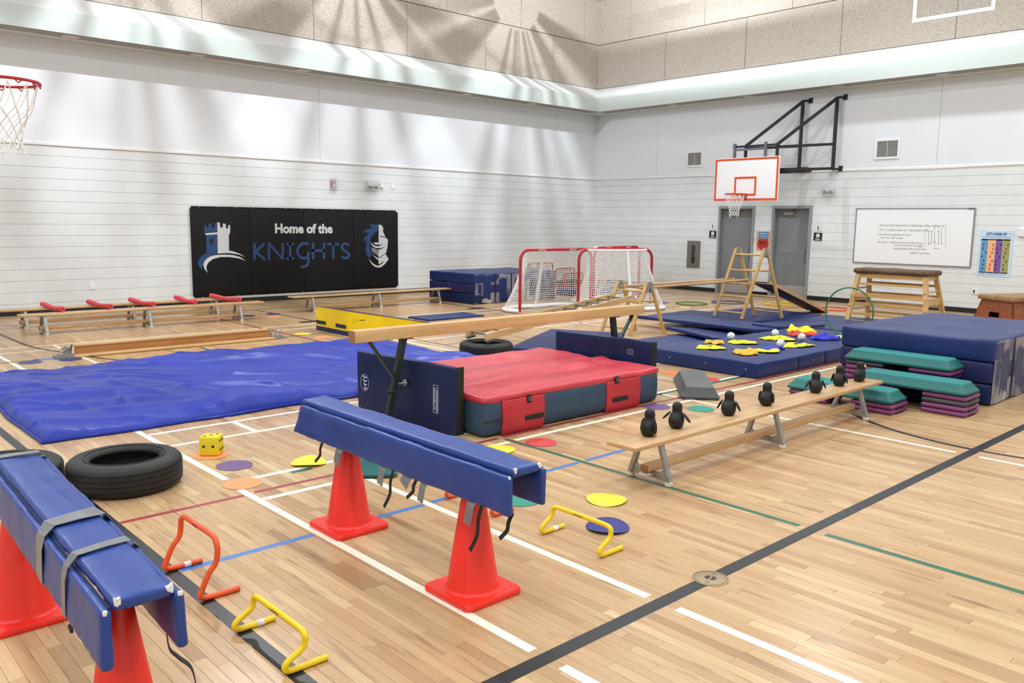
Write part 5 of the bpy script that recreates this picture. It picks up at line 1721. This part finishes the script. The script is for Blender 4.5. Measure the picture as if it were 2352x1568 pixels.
# ------------------------------------------------------------------ foam beams made of folded mat strips
def foam_beam(label, c, rz, L, tapes, seed):
    """centre line along local y, c = middle of the beam at floor level"""
    zt = .70
    t = thing('foam_beam', label, 'foam beam', (c[0], c[1], zt), rz)
    def wr(k):
        def fn(p, n_):
            a = nz(p.x * 9 + k, p.y * 5, p.z * 9 + seed) * .006 + abs(nz(p.y * 11 + p.x * 9, p.x * 6 + k, p.z * 6)) * .006 - .002
            return n_ * a
        return fn
    MB().soft((0, 0, -.02), (.166, L, .040), .014, (3, 60, 1), wr(1)).build('top_panel', 'beam_blue', t, 60)
    for s in (-1, 1):
        R = Matrix.Rotation(s * -.03, 3, 'Y')
        def sk(p, n_, s=s, w=wr(2 + s)): return w(p, n_) + Vector((0, (p.z) * (-.5 if p.y > .2 else .05) * (1 if s < 0 else .4), 0)) * (1 if abs(p.y) > L * .3 else abs(p.y) / (L * .3))
        MB().soft((s * .101, -.004, -.115), (.034, L, .175), .014, (1, 60, 4), sk, R).build('side_panel', 'beam_blue', t, 60)
        MB().tube([(s * .087, -L / 2 + .02, -.033), (s * .087, 0, -.030), (s * .087, L / 2 - .02, -.033)], .006, 5).build('hinge_seam', 'navy_dark', t)
    for x in (-.072, .074):
        MB().soft((x, -L / 2 + .003, -.010), (.022, .014, .026), .005, (2, 2, 2), lambda p, q: Vector((nz(p.x * 90, p.y * 90, x * 50), nz(p.y * 80, p.z * 80, x * 70), nz(p.z * 90, p.x * 90, x * 30))) * .012).build('torn_corner', 'foam_white', t, 60)
    for x in (-.103, .1):
        MB().soft((x, -L / 2 + .004, -.036), (.014, .010, .012), .003, (2, 2, 2), lambda p, q: Vector((nz(p.x * 90, p.y * 90, x * 50), 0, nz(p.z * 90, p.x * 90, x * 30))) * .008).build('torn_corner', 'foam_white', t, 60)
    for (y, w, sl) in tapes:
        p = [(-.124, y + .02 + sl, -.19), (-.122, y + sl * .9, -.06), (-.112, y + sl * .8, -.024), (-.084, y + sl * .6, .006), (0, y, .0085), (.084, y - sl * .6, .006), (.113, y - sl * .8, -.026), (.122, y - sl, -.12)]
        MB().ribbon(p, w, (0, 1, 0), .002).build('tape_wrap', 'tape', t)
    return t
t = foam_beam('blue foam beam resting on two red cones, in the middle of the foreground', (2.445, 3.455), -.006, 1.86, (), 1)
b = MB()
for (y, ln, w) in ((.45, .09, .06), (.02, .10, .05), (-.19, .05, .07), (-.33, .10, .045), (-.69, .11, .05)):
    q = MB().ribbon([(-.10, y, -.19), (-.115, y + .01, -.215), (-.118, y + .03, -.20 - ln)], w, (0, 1, 0), .002)
    q.build('loose_tape', 'tape', t)
for (y, ln) in ((.63, .12), (-.07, .20), (-.27, .10), (-.76, .22), (-.93, .12)):
    x = -.112 if y > -.9 else -.085
    P = smooth_path([(x, y, -.19), (x - .01, y + .015, -.20 - ln * .3), (x - .004, y + .03, -.20 - ln * .65), (x - .02, y + .06, -.20 - ln)], 4)
    MB().ribbon(P, .02, (0, 1, .1), .003).build('tie_strap', 'strap', t)
t = foam_beam('blue foam beam with grey duct tape bands, nearest at the bottom left', (.795, 3.26), -.04, 1.84, ((.84, .05, .0), (-.16, .088, -.03), (-.50, .046, -.03)), 5)
P = smooth_path([(.10, -.78, -.18), (.10, -.80, -.25), (.12, -.82, -.28), (.145, -.86, -.31), (.15, -.89, -.38), (.17, -.92, -.46)], 5)
MB().ribbon(P, .024, (.3, 1, 0), .003).build('tie_strap', 'strap', t)
MB().ribbon([(-.11, -.58, -.19), (-.12, -.57, -.21), (-.115, -.55, -.22)], .03, (0, 1, 0), .003).build('tie_strap', 'strap', t)
# ------------------------------------------------------------------ foam die
t = thing('foam_die', 'yellow foam die with black pips on an orange spot', 'die', (2.475, 5.965, .004), radians(-40))
MB().soft((0, 0, .072), (.142, .142, .143), .012).build('cube', 'die', t, 50)
pp = MB()
def pip(c, R): pp.lathe([(.0105, 0), (.0105, .0012), (.0, .0012)], 12, c, R)
RX = Matrix.Rotation(pi / 2, 3, 'X'); RY = Matrix.Rotation(pi / 2, 3, 'Y')
for x in (-.036, .032): pip((x, -.0712, .072), RX)
for k in (-1, 0, 1): pip((k * .036, k * .036, .1436), Matrix.Identity(3))
for y in (-.036, 0, .036):
    for z in (.04, .108): pip((.0712, y, z), RY)
pp.build('pips', 'pip', t)

# ------------------------------------------------------------------ floor spots
def spot(label, c, m, curl=0.0, ca=0.0, name='floor_spot', zb=.0015, sx=1.0):
    n, rings = 40, 8
    t = MB(); V = []; F = []
    R = .127
    def hgt(x, y):
        u = x * cos(ca) + y * sin(ca)
        return curl * (1 - (u / R) ** 2) if curl > 0 else -curl * max(0, u / R) ** 2
    V.append((0, 0, hgt(0, 0) + .002))
    for k in range(1, rings + 1):
        for i in range(n):
            a = 2 * pi * i / n; r = R * k / rings
            V.append((r * cos(a), r * sin(a) * sx, hgt(r * cos(a), r * sin(a)) + .002))
    for i in range(n): F.append((0, 1 + i, 1 + (i + 1) % n))
    for k in range(rings - 1):
        for i in range(n):
            a = 1 + k * n; F.append((a + i, a + n + i, a + n + (i + 1) % n, a + (i + 1) % n))
    m0 = len(V)
    e = 1 + (rings - 1) * n
    for i in range(n): V.append((V[e + i][0], V[e + i][1], V[e + i][2] - .002))
    for i in range(n): F.append((e + i, m0 + i, m0 + (i + 1) % n, e + (i + 1) % n))
    F.append(tuple(m0 + i for i in range(n - 1, -1, -1)))
    t.add(V, F)
    o = t.build(name, m, None, 30)
    o.location = (c[0], c[1], zb)
    return tag(o, label, 'floor spot')
spot('orange floor spot under the yellow foam die', (2.455, 5.945), 'spot_orange')
spot('purple floor spot between the foam die and the red cone', (2.474, 5.576), 'spot_purple')
spot('pale orange floor spot at the end of the white line', (2.334, 5.150), 'spot_orange')
spot('curled yellow floor spot left of the middle foam beam', (2.905, 5.29), 'spot_yellow', .022, -.6)
spot('red floor spot on the green line in front of the red mat', (4.602, 4.612), 'spot_red')
spot('yellow floor spot half hidden behind the middle foam beam', (4.20, 4.67), 'spot_yellow', .004, .3)
spot('purple floor spot on the red line behind the penguins', (6.39, 4.83), 'spot_purple')
spot('teal floor spot behind the wooden bench', (6.64, 4.50), 'spot_teal')
spot('yellow floor spot near the yellow hurdle and the bench', (3.93, 3.34), 'spot_yellow', .012, .5)
spot('warped dark blue floor spot beside the yellow hurdle', (3.57, 3.02), 'spot_blue', .016, 2.2)
spot('bright orange floor spot behind the grey step', (8.02, 5.85), 'spot_orange2')
spot('red floor spot half under the right side of the grey step', (7.98, 5.33), 'spot_red')
spot('green floor spot behind the near end of the middle foam beam', (3.52, 3.70), 'spot_teal')
spot('dark blue floor spot at the far left on the white line', (2.47, 11.2), 'spot_blue')
spot('dark blue floor spot under the left end of the upturned bench', (2.90, 11.14), 'spot_blue')
spot('yellow floor spot between the upturned bench and the wedge', (6.27, 11.51), 'spot_yellow')
spot('orange floor spot in front of the yellow wedge', (6.32, 11.0), 'spot_orange')
spot('dark blue floor spot at the right end of the left benches', (6.70, 14.29), 'spot_blue')
spot('dark blue floor spot below the black wall padding', (7.19, 14.30), 'spot_blue')
spot('orange floor spot below the black wall padding', (6.97, 13.86), 'spot_orange')
spot('yellow floor spot beside the green hoop on the floor', (14.62, 10.42), 'spot_yellow')
spot('dark blue floor spot between the goals and the green hoop', (15.1, 11.35), 'spot_blue')

# ------------------------------------------------------------------ mini hurdles
def hurdle(label, c, H, m, W=.43, fl_=.185, print_=True):
    """c = floor corner where the near foot bends up (x back end), feet run +x, hurdle spans y"""
    r = .0135
    t = thing('mini_hurdle', label, 'hurdle', (c[0], c[1], 0))
    h = W / 2
    prof = [(fl_, 0, r), (.06, 0, r), (.018, 0, r + .002), (-.002, 0, r + .016), (.004, 0, r + .036), (.040, 0, .40 * H + .006), (.074, 0, .56 * H), (.085, 0, .70 * H)]
    near = [Vector((x, -h - .0, z)) for x, y, z in prof]
    farp = [Vector((x, h, z)) for x, y, z in prof]
    tp = [Vector((.087, -h + .006, H * .85)), Vector((.088, -h + .05, H - r)), Vector((.088, 0, H - r)), Vector((.088, h - .05, H - r)), Vector((.087, h - .006, H * .85))]
    P = smooth_path(near + tp + farp[::-1], 5)
    MB().tube(P, r, 10).build('tube_frame', m, t, 60)
    MB().lathe([(r + .0006, -.016), (r + .0006, .016)], 12, (.11, h, r), RY).build('label_sticker', 'sign_white', t, 40)
    pb = MB()
    F3 = ((.088 + r + .0008, .05, H - r), (0, -1, 0), (0, 0, 1))
    F4 = ((.088 - r - .0008, .05, H - r + .003), (0, -1, 0), (.4, 0, .9))
    for k in range(6): pb.stroke([(k * .012, -.005 if k % 2 else .004), (k * .012 + .012, .005 if k % 2 else -.004)], .003, F4)
    pb.build('printed_script', 'pip', t)
    return t
hurdle('orange mini hurdle, tallest, beside the near foam beam', (1.425, 3.84), .295, 'orange_plastic', .435)
hurdle('yellow mini hurdle at the bottom of the picture on the black line', (1.415, 3.015), .162, 'yellow_plastic', .445, .18)
hurdle('yellow mini hurdle beside the dark blue spot', (3.197, 2.97), .165, 'yellow_plastic', .435, .18)
hurdle('orange mini hurdle half hidden behind the middle foam beam', (3.172, 3.80), .295, 'orange_plastic', .435, .17)

# ------------------------------------------------------------------ aerobic steps and risers
def step(label, c, L, W, z0, rz=0.0, top='teal_top', body='teal', h=.105):
    """platform centred at c, length along local y"""
    t = thing('aerobic_step', label, 'aerobic step', (c[0], c[1], z0), rz)
    def ring(ix, z, r=.04):
        a, b_ = W / 2 - ix, L / 2 - ix
        P = []
        for (x, y, a0) in ((a - r, b_ - r, 0), (-a + r, b_ - r, pi / 2), (-a + r, -b_ + r, pi), (a - r, -b_ + r, 1.5 * pi)):
            P += [(x + r * cos(a0 + k * pi / 8), y + r * sin(a0 + k * pi / 8), z) for k in range(5)]
        return P
    rings = [ring(.012, 0.001), ring(0, .010), ring(0, .028), ring(.010, .034), ring(.052, h - .016)]
    n = len(rings[0]); b = MB(); V = [p for q in rings for p in q]
    F = [tuple(range(n - 1, -1, -1))]
    for k in range(len(rings) - 1): F += [(k * n + i, k * n + (i + 1) % n, (k + 1) * n + (i + 1) % n, (k + 1) * n + i) for i in range(n)]
    F.append(tuple(range((len(rings) - 1) * n, len(rings) * n)))
    b.add(V, F); b.build('platform', body, t, 35)
    rings = [ring(.052, h - .016), ring(.056, h - .006), ring(.066, h, .034)]
    b = MB(); V = [p for q in rings for p in q]; F = []
    for k in range(2): F += [(k * n + i, k * n + (i + 1) % n, (k + 1) * n + (i + 1) % n, (k + 1) * n + i) for i in range(n)]
    F.append(tuple(range(2 * n, 3 * n)))
    b.add(V, F); b.build('rubber_top', top, t, 35)
    MB().box((0, -L / 2 - .001, .008), (.10, .004, .012)).build('grip_notch', 'pip', t)
    return t
def riser(label, c, z0, m, W=.37, L=.40, group=None):
    t = thing('step_riser', label, 'step riser', (c[0], c[1], z0), 0, group)
    def wav(p, n_):
        if abs(n_.z) < .5 and n_.length > 0: return n_ * .003 * cos(p.z * 60)
        return Vector((0, 0, 0))
    b = MB().soft((0, 0, .025), (W, L, .047), .020, (2, 2, 1), wav); b.build('riser_body', m, t, 60)
    MB().box((0, -L / 2 + .002, .002), (.16, .01, .010)).build('foot_recess', 'pip', t)
    return t
step('teal aerobic step on four risers at the front right of the mat stack', (8.385, 3.225), 1.07, .385, .203)
for k, (m, nm) in enumerate((('plum', 'lowest purple riser'), ('plum', 'second purple riser'), ('charcoal', 'black riser'), ('plum', 'top purple riser'))):
    riser(nm + ' under the near end of the front right teal step', (8.395, 2.89), k * .050, m)
for k in range(4):
    riser(('bottom', 'second', 'third', 'topmost')[k] + ' riser of the far stack under the front right teal step', (8.395, 3.55), k * .050, 'plum' if k != 2 else 'charcoal')
step('lower teal aerobic step right behind the bench end, on two risers', (7.96, 3.72), 1.07, .385, .103)
for k in range(2):
    riser(('bottom', 'upper')[k] + ' purple riser under the near end of the lower teal step', (7.965, 3.38), k * .050, 'plum')
    riser(('bottom', 'upper')[k] + ' purple riser under the far end of the lower teal step', (7.965, 4.03), k * .050, 'plum')
step('teal aerobic step raised highest against the navy mat stack', (8.755, 3.51), 1.08, .385, .353)
for k in range(7):
    riser(('bottom', 'second', 'third', 'fourth', 'fifth', 'sixth', 'topmost')[k] + (' black' if k == 6 else ' purple') + ' riser at the far end under the highest teal step', (8.765, 3.83), k * .050, 'charcoal' if k == 6 else 'plum')
    riser(('bottom', 'second', 'third', 'fourth', 'fifth', 'sixth', 'topmost')[k] + (' purple' if k == 6 else ' navy') + ' riser at the near end under the highest teal step', (8.765, 3.18), k * .050, 'plum' if k == 6 else 'navy_plum')
step('grey aerobic step flat on the floor between the red and navy mats', (7.40, 5.10), 1.10, .385, 0, atan2(-.76, .65), 'charcoal_top', 'charcoal', .125)
step('teal aerobic step low on the floor behind the far red cone', (3.33, 5.10), 1.0, .385, 0, atan2(-.76, .50) + .35, 'teal_top', 'teal', .125)

# ------------------------------------------------------------------ penguins on the bench
def penguin(label, c, ang, wing, hd=0.0):
    """faces local +x; ang turns it about z"""
    t = thing('toy_penguin', label, 'toy penguin', (c[0], c[1], .3115), ang, None)
    prof = [(.0, .0), (.030, .002), (.046, .014), (.054, .036), (.056, .058), (.053, .080), (.046, .098), (.039, .112), (.0355, .124), (.0355, .138), (.0365, .152), (.034, .167), (.027, .179), (.015, .187), (.0, .190)]
    b = MB()
    pf = [(p.x, p.z) for p in smooth_path([(r, 0, z) for r, z in prof], 2)]
    b.lathe(pf, 24)
    b.v = [(x * 1.0 + (.010 if z > .115 else .010 * max(0, (z - .06) / .055)), y, z) for x, y, z in b.v]
    b.build('body', 'peng', t, 60)
    bw = MB().ball((.016, 0, .058), .046, 16, 12, (.9, .88, 1.15)); bw.build('belly', 'peng_white', t, 60)
    fc = MB()
    for s in (-1, 1): fc.ball((.038, s * .016, .152), .0135, 10, 8, (.7, 1, 1.1))
    fc.build('face_patch', 'peng_white', t, 60)
    bk = MB().lathe([(.009, 0), (.007, .012), (.0, .024)], 10, (.046, 0, .140), RY); bk.build('beak', 'peng_feet', t, 60)
    for s in (-1, 1):
        R = Matrix.Rotation(s * wing, 3, 'X')
        MB().ball(Vector((.004, s * .046, .104)) + R @ Vector((0, s * .008, -.036)), .044, 12, 10, (.44, .19, 1.0), R).build('flipper', 'peng', t, 60)
        MB().ball((.036, s * .022, .0085), .018, 10, 8, (1.25, .8, .45)).build('foot', 'peng_feet', t, 60)
    return t
spots = ((4.47, 3.445, -.15, .15), (4.80, 3.455, .22, .75), (5.44, 3.44, .30, .50), (5.98, 3.44, .05, .12), (6.785, 3.435, .72, .45), (7.247, 3.45, .1, .25), (7.613, 3.435, -.85, .1))
names = ('black toy penguin at the near end of the bench, first of seven', 'black toy penguin with a raised flipper showing white, second on the bench', 'black toy penguin third from the near end of the bench',
         'black toy penguin standing in the middle of the bench, fourth of seven', 'black toy penguin in front of the teal steps, fifth on the bench', 'black toy penguin sixth on the bench, next to last',
         'black toy penguin seen in profile with white face, last on the bench')
for (x, y, a, w), nm in zip(spots, names):
    penguin(nm, (x, y), a, w)['group'] = 'toy penguins on the bench'

# ------------------------------------------------------------------ vaulting table and box
t = thing('vaulting_table', 'open wooden vaulting table with rails and brown leather top', 'vaulting table', (15.32, 6.37, 0))
off = (15.32, 6.37, 0)
xf, xb, y0, y1 = (14.88, 15.12), (15.74, 15.56), (5.62, 5.78), (7.02, 6.96)
def post(bx, by, tx, ty): MB().bar((bx, by, 0.001), (tx, ty, .90), .075, .06, (1, 0, 0)).build('post', 'pinev', t, None, off)
for (a, ta) in (xf, xb):
    for (b_, tb_) in (y0, y1): post(a, b_, ta, tb_)
lerp = lambda q, z: q[0] + (q[1] - q[0]) * z / .90
MB().bar((xf[1] - .01, y0[1], .86), (xf[1] - .01, y1[1], .86), .03, .08).build('apron', 'piney', t, None, off)
MB().bar((xb[1] + .01, y0[1], .86), (xb[1] + .01, y1[1], .86), .03, .08).build('apron', 'piney', t, None, off)
for yy in (y0, y1): MB().bar((xf[1], yy[1], .86), (xb[1], yy[1], .86), .03, .08).build('apron', 'pine', t, None, off)
for q in (xf, xb):
    for z in (.71, .53, .49, .355, .17, .03) if q is xf else (.71, .52, .335, .15):
        MB().bar((lerp(q, z), lerp(y0, z), z + .002), (lerp(q, z), lerp(y1, z), z + .002), .03, .042).build('side_rail', 'piney', t, None, off)
for yy in (y0, y1):
    for z in (.62, .24): MB().tube([(lerp(xf, z), lerp(yy, z), z), (lerp(xb, z), lerp(yy, z), z)], .016, 8).build('end_rung', 'pine', t, 40, off)
    MB().bar((lerp(xf, .45) - .06, lerp(yy, .45), .45), (lerp(xb, .45) + .06, lerp(yy, .45), .45), .035, .12).build('end_brace', 'pine', t, None, off)
bl = MB()
for yy in (y0, y1):
    for z in (.6, .43, .3): bl.lathe([(.014, 0), (.014, .005)], 10, (lerp(xf, z) - .04, lerp(yy, z), z), Matrix.Rotation(-pi / 2, 3, 'Y'))
bl.build('bolts', 'steel', t, None, off)
MB().soft((15.34, 6.37, .945), (.60, 1.36, .095), .045, (4, 12, 1), lambda p, n_: n_ * nz(p.x * 4, p.y * 3, 2) * .012).build('padded_top', 'leather', t, 60, off)

t = thing('vaulting_box', 'reddish wooden vaulting box with tan leather top at the right edge', 'vaulting box', (15.6, 4.33, 0))
off = (15.6, 4.33, 0)
A_ = Vector((15.25, 4.90, 0)); B_ = Vector((14.97, 4.35, 0))
ew = (B_ - A_).normalized(); el = Vector((-ew.y, ew.x, 0)) 
if el.x < 0: el = -el
wd = (B_ - A_).length; LN = 1.35
O = A_
def P3(u, v, z): return O + ew * u + el * v + Vector((0, 0, z))
zt, zb = .575, .001
fl2 = .16
def face(b, pts, th, nrm):
    V = [p for p in pts] + [p + nrm * th for p in pts]
    n = len(pts)
    b.add(V, [tuple(range(n)), tuple(range(2 * n - 1, n - 1, -1))] + [(i, n + i, n + (i + 1) % n, (i + 1) % n) for i in range(n)])
q = [P3(-fl2, -fl2 * .6, zb), P3(wd + fl2, -fl2 * .6, zb), P3(wd, 0, zt), P3(0, 0, zt)]
# end panel with an open hand slot: four boards around the slot
def mixp(s, v): return (q[0].lerp(q[1], s)).lerp(q[3].lerp(q[2], s), v)
b = MB()
s0, s1, v0, v1 = .36, .64, .52, .66
for pts in ([(0, 0), (1, 0), (1, v0), (0, v0)], [(0, v1), (1, v1), (1, 1), (0, 1)], [(0, v0), (s0, v0), (s0, v1), (0, v1)], [(s1, v0), (1, v0), (1, v1), (s1, v1)]):
    face(b, [mixp(*p) for p in pts], .02, el)
b.build('end_panel', 'redwood', t, None, off)
face(b := MB(), [P3(wd + fl2, -fl2 * .6, zb), P3(wd + fl2, LN + fl2 * .6, zb), P3(wd, LN, zt), P3(wd, 0, zt)], .02, -ew); b.build('side_panel', 'redwood', t, None, off)
face(b := MB(), [P3(-fl2, -fl2 * .6, zb), P3(-fl2, LN + fl2 * .6, zb), P3(0, LN, zt), P3(0, 0, zt)], .02, ew); b.build('side_panel', 'redwood', t, None, off)
face(b := MB(), [P3(-fl2, LN + fl2 * .6, zb), P3(wd + fl2, LN + fl2 * .6, zb), P3(wd, LN, zt), P3(0, LN, zt)], .02, -el); b.build('end_panel', 'redwood', t, None, off)
Rb = Matrix((el, ew, Vector((0, 0, 1)))).transposed()
MB().soft(P3(wd / 2, LN / 2, zt + .038), (LN + .12, wd + .10, .085), .035, (8, 6, 1), None, Rb).build('padded_top', 'suede', t, 60, off)

# ------------------------------------------------------------------ hoops
def hula(label, c, r, m, normal=None, z=None):
    R_ = .0105
    t = MB()
    if normal is None: t.tube([(r * cos(a), r * sin(a), R_ + .001) for a in [2 * pi * k / 64 for k in range(64)]], R_, 8, closed=True)
    else: t.tube([(.012 * sin(a) * 0, r * cos(a), r + r * sin(a) + R_) for a in [2 * pi * k / 64 for k in range(64)]], R_, 8, closed=True)
    o = t.build('hula_hoop', m, None, 60)
    o.location = (c[0], c[1], z or 0)
    tag(o, label, 'hoop')
    j = MB()
    if normal is None: j.lathe([(R_ + .0015, -.03), (R_ + .0015, .03)], 10, (r, 0, R_ + .001), RX)
    else: j.lathe([(R_ + .0015, -.03), (R_ + .0015, .03)], 10, (0, r, r + R_), Matrix.Identity(3))
    j.build('joint_sleeve', m, o, 40)
    return o
hula('green hula hoop flat on the floor right of the goals', (15.39, 10.80), .34, 'green2_plastic')
hula('indigo hula hoop flat on the floor behind the tall trestle', (16.34, 10.49), .36, 'blue_plastic')
hula('yellow hula hoop flat on the floor near the right door', (17.10, 9.70), .355, 'yellow_plastic')
hula('red hula hoop flat on the floor left of the vaulting table', (16.92, 8.33), .36, 'red_plastic')
hula('green hula hoop standing upright on the thick navy mat', (11.50, 5.40), .345, 'green_plastic', 1, .188)

# ------------------------------------------------------------------ balls, pinnies and scarves on the thick mat
ZM = .192
def ball(label, x, y, seed, z=ZM):
    t = thing('perforated_ball', label, 'ball', (x, y, z))
    r = .052
    MB().ball((0, 0, r), r, 24, 16).build('shell', 'ball', t, 60)
    hb = MB(); rr = random.Random(seed)
    dirs = []
    for i in range(26):
        zz = 1 - 2 * (i + .5) / 26; a = i * 2.39996 + seed
        q = Vector((sqrt(1 - zz * zz) * cos(a), sqrt(1 - zz * zz) * sin(a), zz))
        R = q.to_track_quat('Z', 'Y').to_matrix()
        hb.add([Vector((0, 0, r)) + q * (r + .0004) + R @ Vector((.0065 * cos(2 * pi * k / 10), .0065 * sin(2 * pi * k / 10), -.0002)) for k in range(10)], [tuple(range(10))])
    hb.build('holes', 'hole', t)
ball('white perforated ball, leftmost on the thick navy mat', 9.87, 6.26, 1)
ball('white perforated ball at the back middle of the thick mat', 10.66, 6.05, 2)
ball('white perforated ball beside the red scarf', 10.575, 5.60, 3)
ball('white perforated ball lying on the blue scarf', 9.665, 5.40, 4, ZM + .016)
def cloth(name, label, cat, x, y, L, W, m, rz, seed, hgt=.03, z=ZM, trim=False, group=None):
    """crumpled cloth: uneven outline, folds standing up to hgt"""
    n, k = 34, 18
    b = MB(); V = []; F = []
    for j in range(k + 1):
        for i in range(n + 1):
            u, v = 2 * i / n - 1, 2 * j / k - 1
            # square to rounded outline
            uu, vv = u * sqrt(1 - v * v * .35), v * sqrt(1 - u * u * .35)
            sc = 1 + nz(uu * 1.6 + seed, vv * 1.6, seed) * .45
            px_, py_ = uu * L / 2 * sc, vv * W / 2 * sc
            e = min(1, 5 * (1 - max(abs(u), abs(v))))
            h = hgt * e * max(.12, .55 + nz(uu * 1.7 + seed * 3, vv * 2.0, 1) * 1.1 + .25 * nz(uu * 4 + seed, vv * 3.4, 2))
            V.append((px_, py_, .002 + h))
    for j in range(k):
        for i in range(n): F.append((j * (n + 1) + i, j * (n + 1) + i + 1, (j + 1) * (n + 1) + i + 1, (j + 1) * (n + 1) + i))
    b.add(V, F)
    o = b.build(name, m, None, 80)
    o.location = (x, y, z); o.rotation_euler = (0, 0, rz)
    o.modifiers.new('thickness', 'SOLIDIFY').thickness = .0015
    tag(o, label, cat, group)
    if trim:
        idx = [i for i in range(n // 3, n + 1)] + [j * (n + 1) + n for j in range(1, k // 2)]
        MB().tube([Vector(V[q]) + Vector((0, 0, .003)) for q in idx], .005, 5).build('black_binding', 'strap', o, 60)
        P = [Vector(V[(k // 2) * (n + 1) + n // 2]) + Vector((.05 * cos(a) , .03 * sin(a) + .02, .006 + .006 * sin(2 * a))) for a in [pi * 1.5 * i / 14 for i in range(15)]]
        MB().tube(P, .005, 5).build('elastic_strap', 'strap', o, 60)
    return o
va = -.75    # across the view
cloth('pinnie', 'yellow pinnie at the left front of the thick mat', 'pinnie', 8.97, 5.98, .34, .22, 'pin_yellow', va, 1, .03, trim=True)
cloth('pinnie', 'yellow pinnie right behind the leftmost ball', 'pinnie', 9.72, 5.99, .38, .22, 'pin_yellow', va, 2.2, .03, trim=True)
cloth('pinnie', 'yellow pinnie joined to the mustard scarf at the front', 'pinnie', 9.31, 5.39, .38, .20, 'pin_yellow', va + .1, 3.1, .03, trim=True)
cloth('pinnie', 'yellow pinnie in the middle, in front of the back ball', 'pinnie', 10.45, 5.88, .42, .24, 'pin_yellow', va, 4.4, .035, trim=True)
cloth('pinnie', 'yellow pinnie right of the ball on the blue scarf', 'pinnie', 10.05, 5.38, .46, .22, 'pin_yellow', va + .2, 5.3, .03, trim=True)
cloth('pinnie', 'crumpled yellow pinnie on the red scarf', 'pinnie', 11.50, 6.10, .44, .34, 'pin_yellow', va, 6.7, .075, trim=True)
cloth('pinnie', 'yellow pinnie at the foot of the standing hoop', 'pinnie', 11.32, 5.40, .22, .2, 'pin_yellow', va, 7.5, .025)
cloth('scarf', 'mustard scarf at the back left of the thick mat', 'scarf', 9.42, 6.22, .25, .22, 'scarf_must', va - .2, 8.2, .03)
cloth('scarf', 'mustard scarf at the front of the thick mat', 'scarf', 8.98, 5.46, .26, .30, 'scarf_must', va, 9.4, .045)
cloth('scarf', 'red scarf under the crumpled yellow pinnie', 'scarf', 11.14, 5.90, .44, .26, 'scarf_red', va, 10.1, .045)
cloth('scarf', 'small dark blue scarf under a white ball', 'scarf', 9.63, 5.46, .30, .22, 'scarf_blue', va, 11.3, .012)
cloth('scarf', 'bright blue scarf at the right of the thick mat', 'scarf', 11.03, 5.49, .38, .26, 'scarf_blue', va, 12.6, .055)

# ------------------------------------------------------------------ floor socket plate
t = thing('floor_socket_plate', 'round bronze socket cover set in the floor on the black line', 'floor plate', (3.427, 2.221, 0), .3)
MB().lathe([(.091, .0005), (.091, .0028), (.088, .0036), (.0, .0036)], 48).build('cover', 'brass', t, 40)
MB().tube([(.080 * cos(a), .080 * sin(a), .0037) for a in [2 * pi * k / 48 for k in range(48)]], .0012, 4, closed=True).build('groove', 'vent_dark', t)
b = MB()
Fp = ((0, 0, .0039), (1, 0, 0), (0, 1, 0))
for s in (0, pi):
    b.flat([(.026 * cos(s + pi * k / 10) + (.0), .026 * sin(s + pi * k / 10) + .004 * (1 if s == 0 else -1)) for k in range(11)], Fp)
b.build('finger_slot', 'vent_dark', t)
for x in (-.056, .056): MB().box((x, 0, .0038), (.012, .022, .001)).build('screw_slot', 'grey_metal', t)
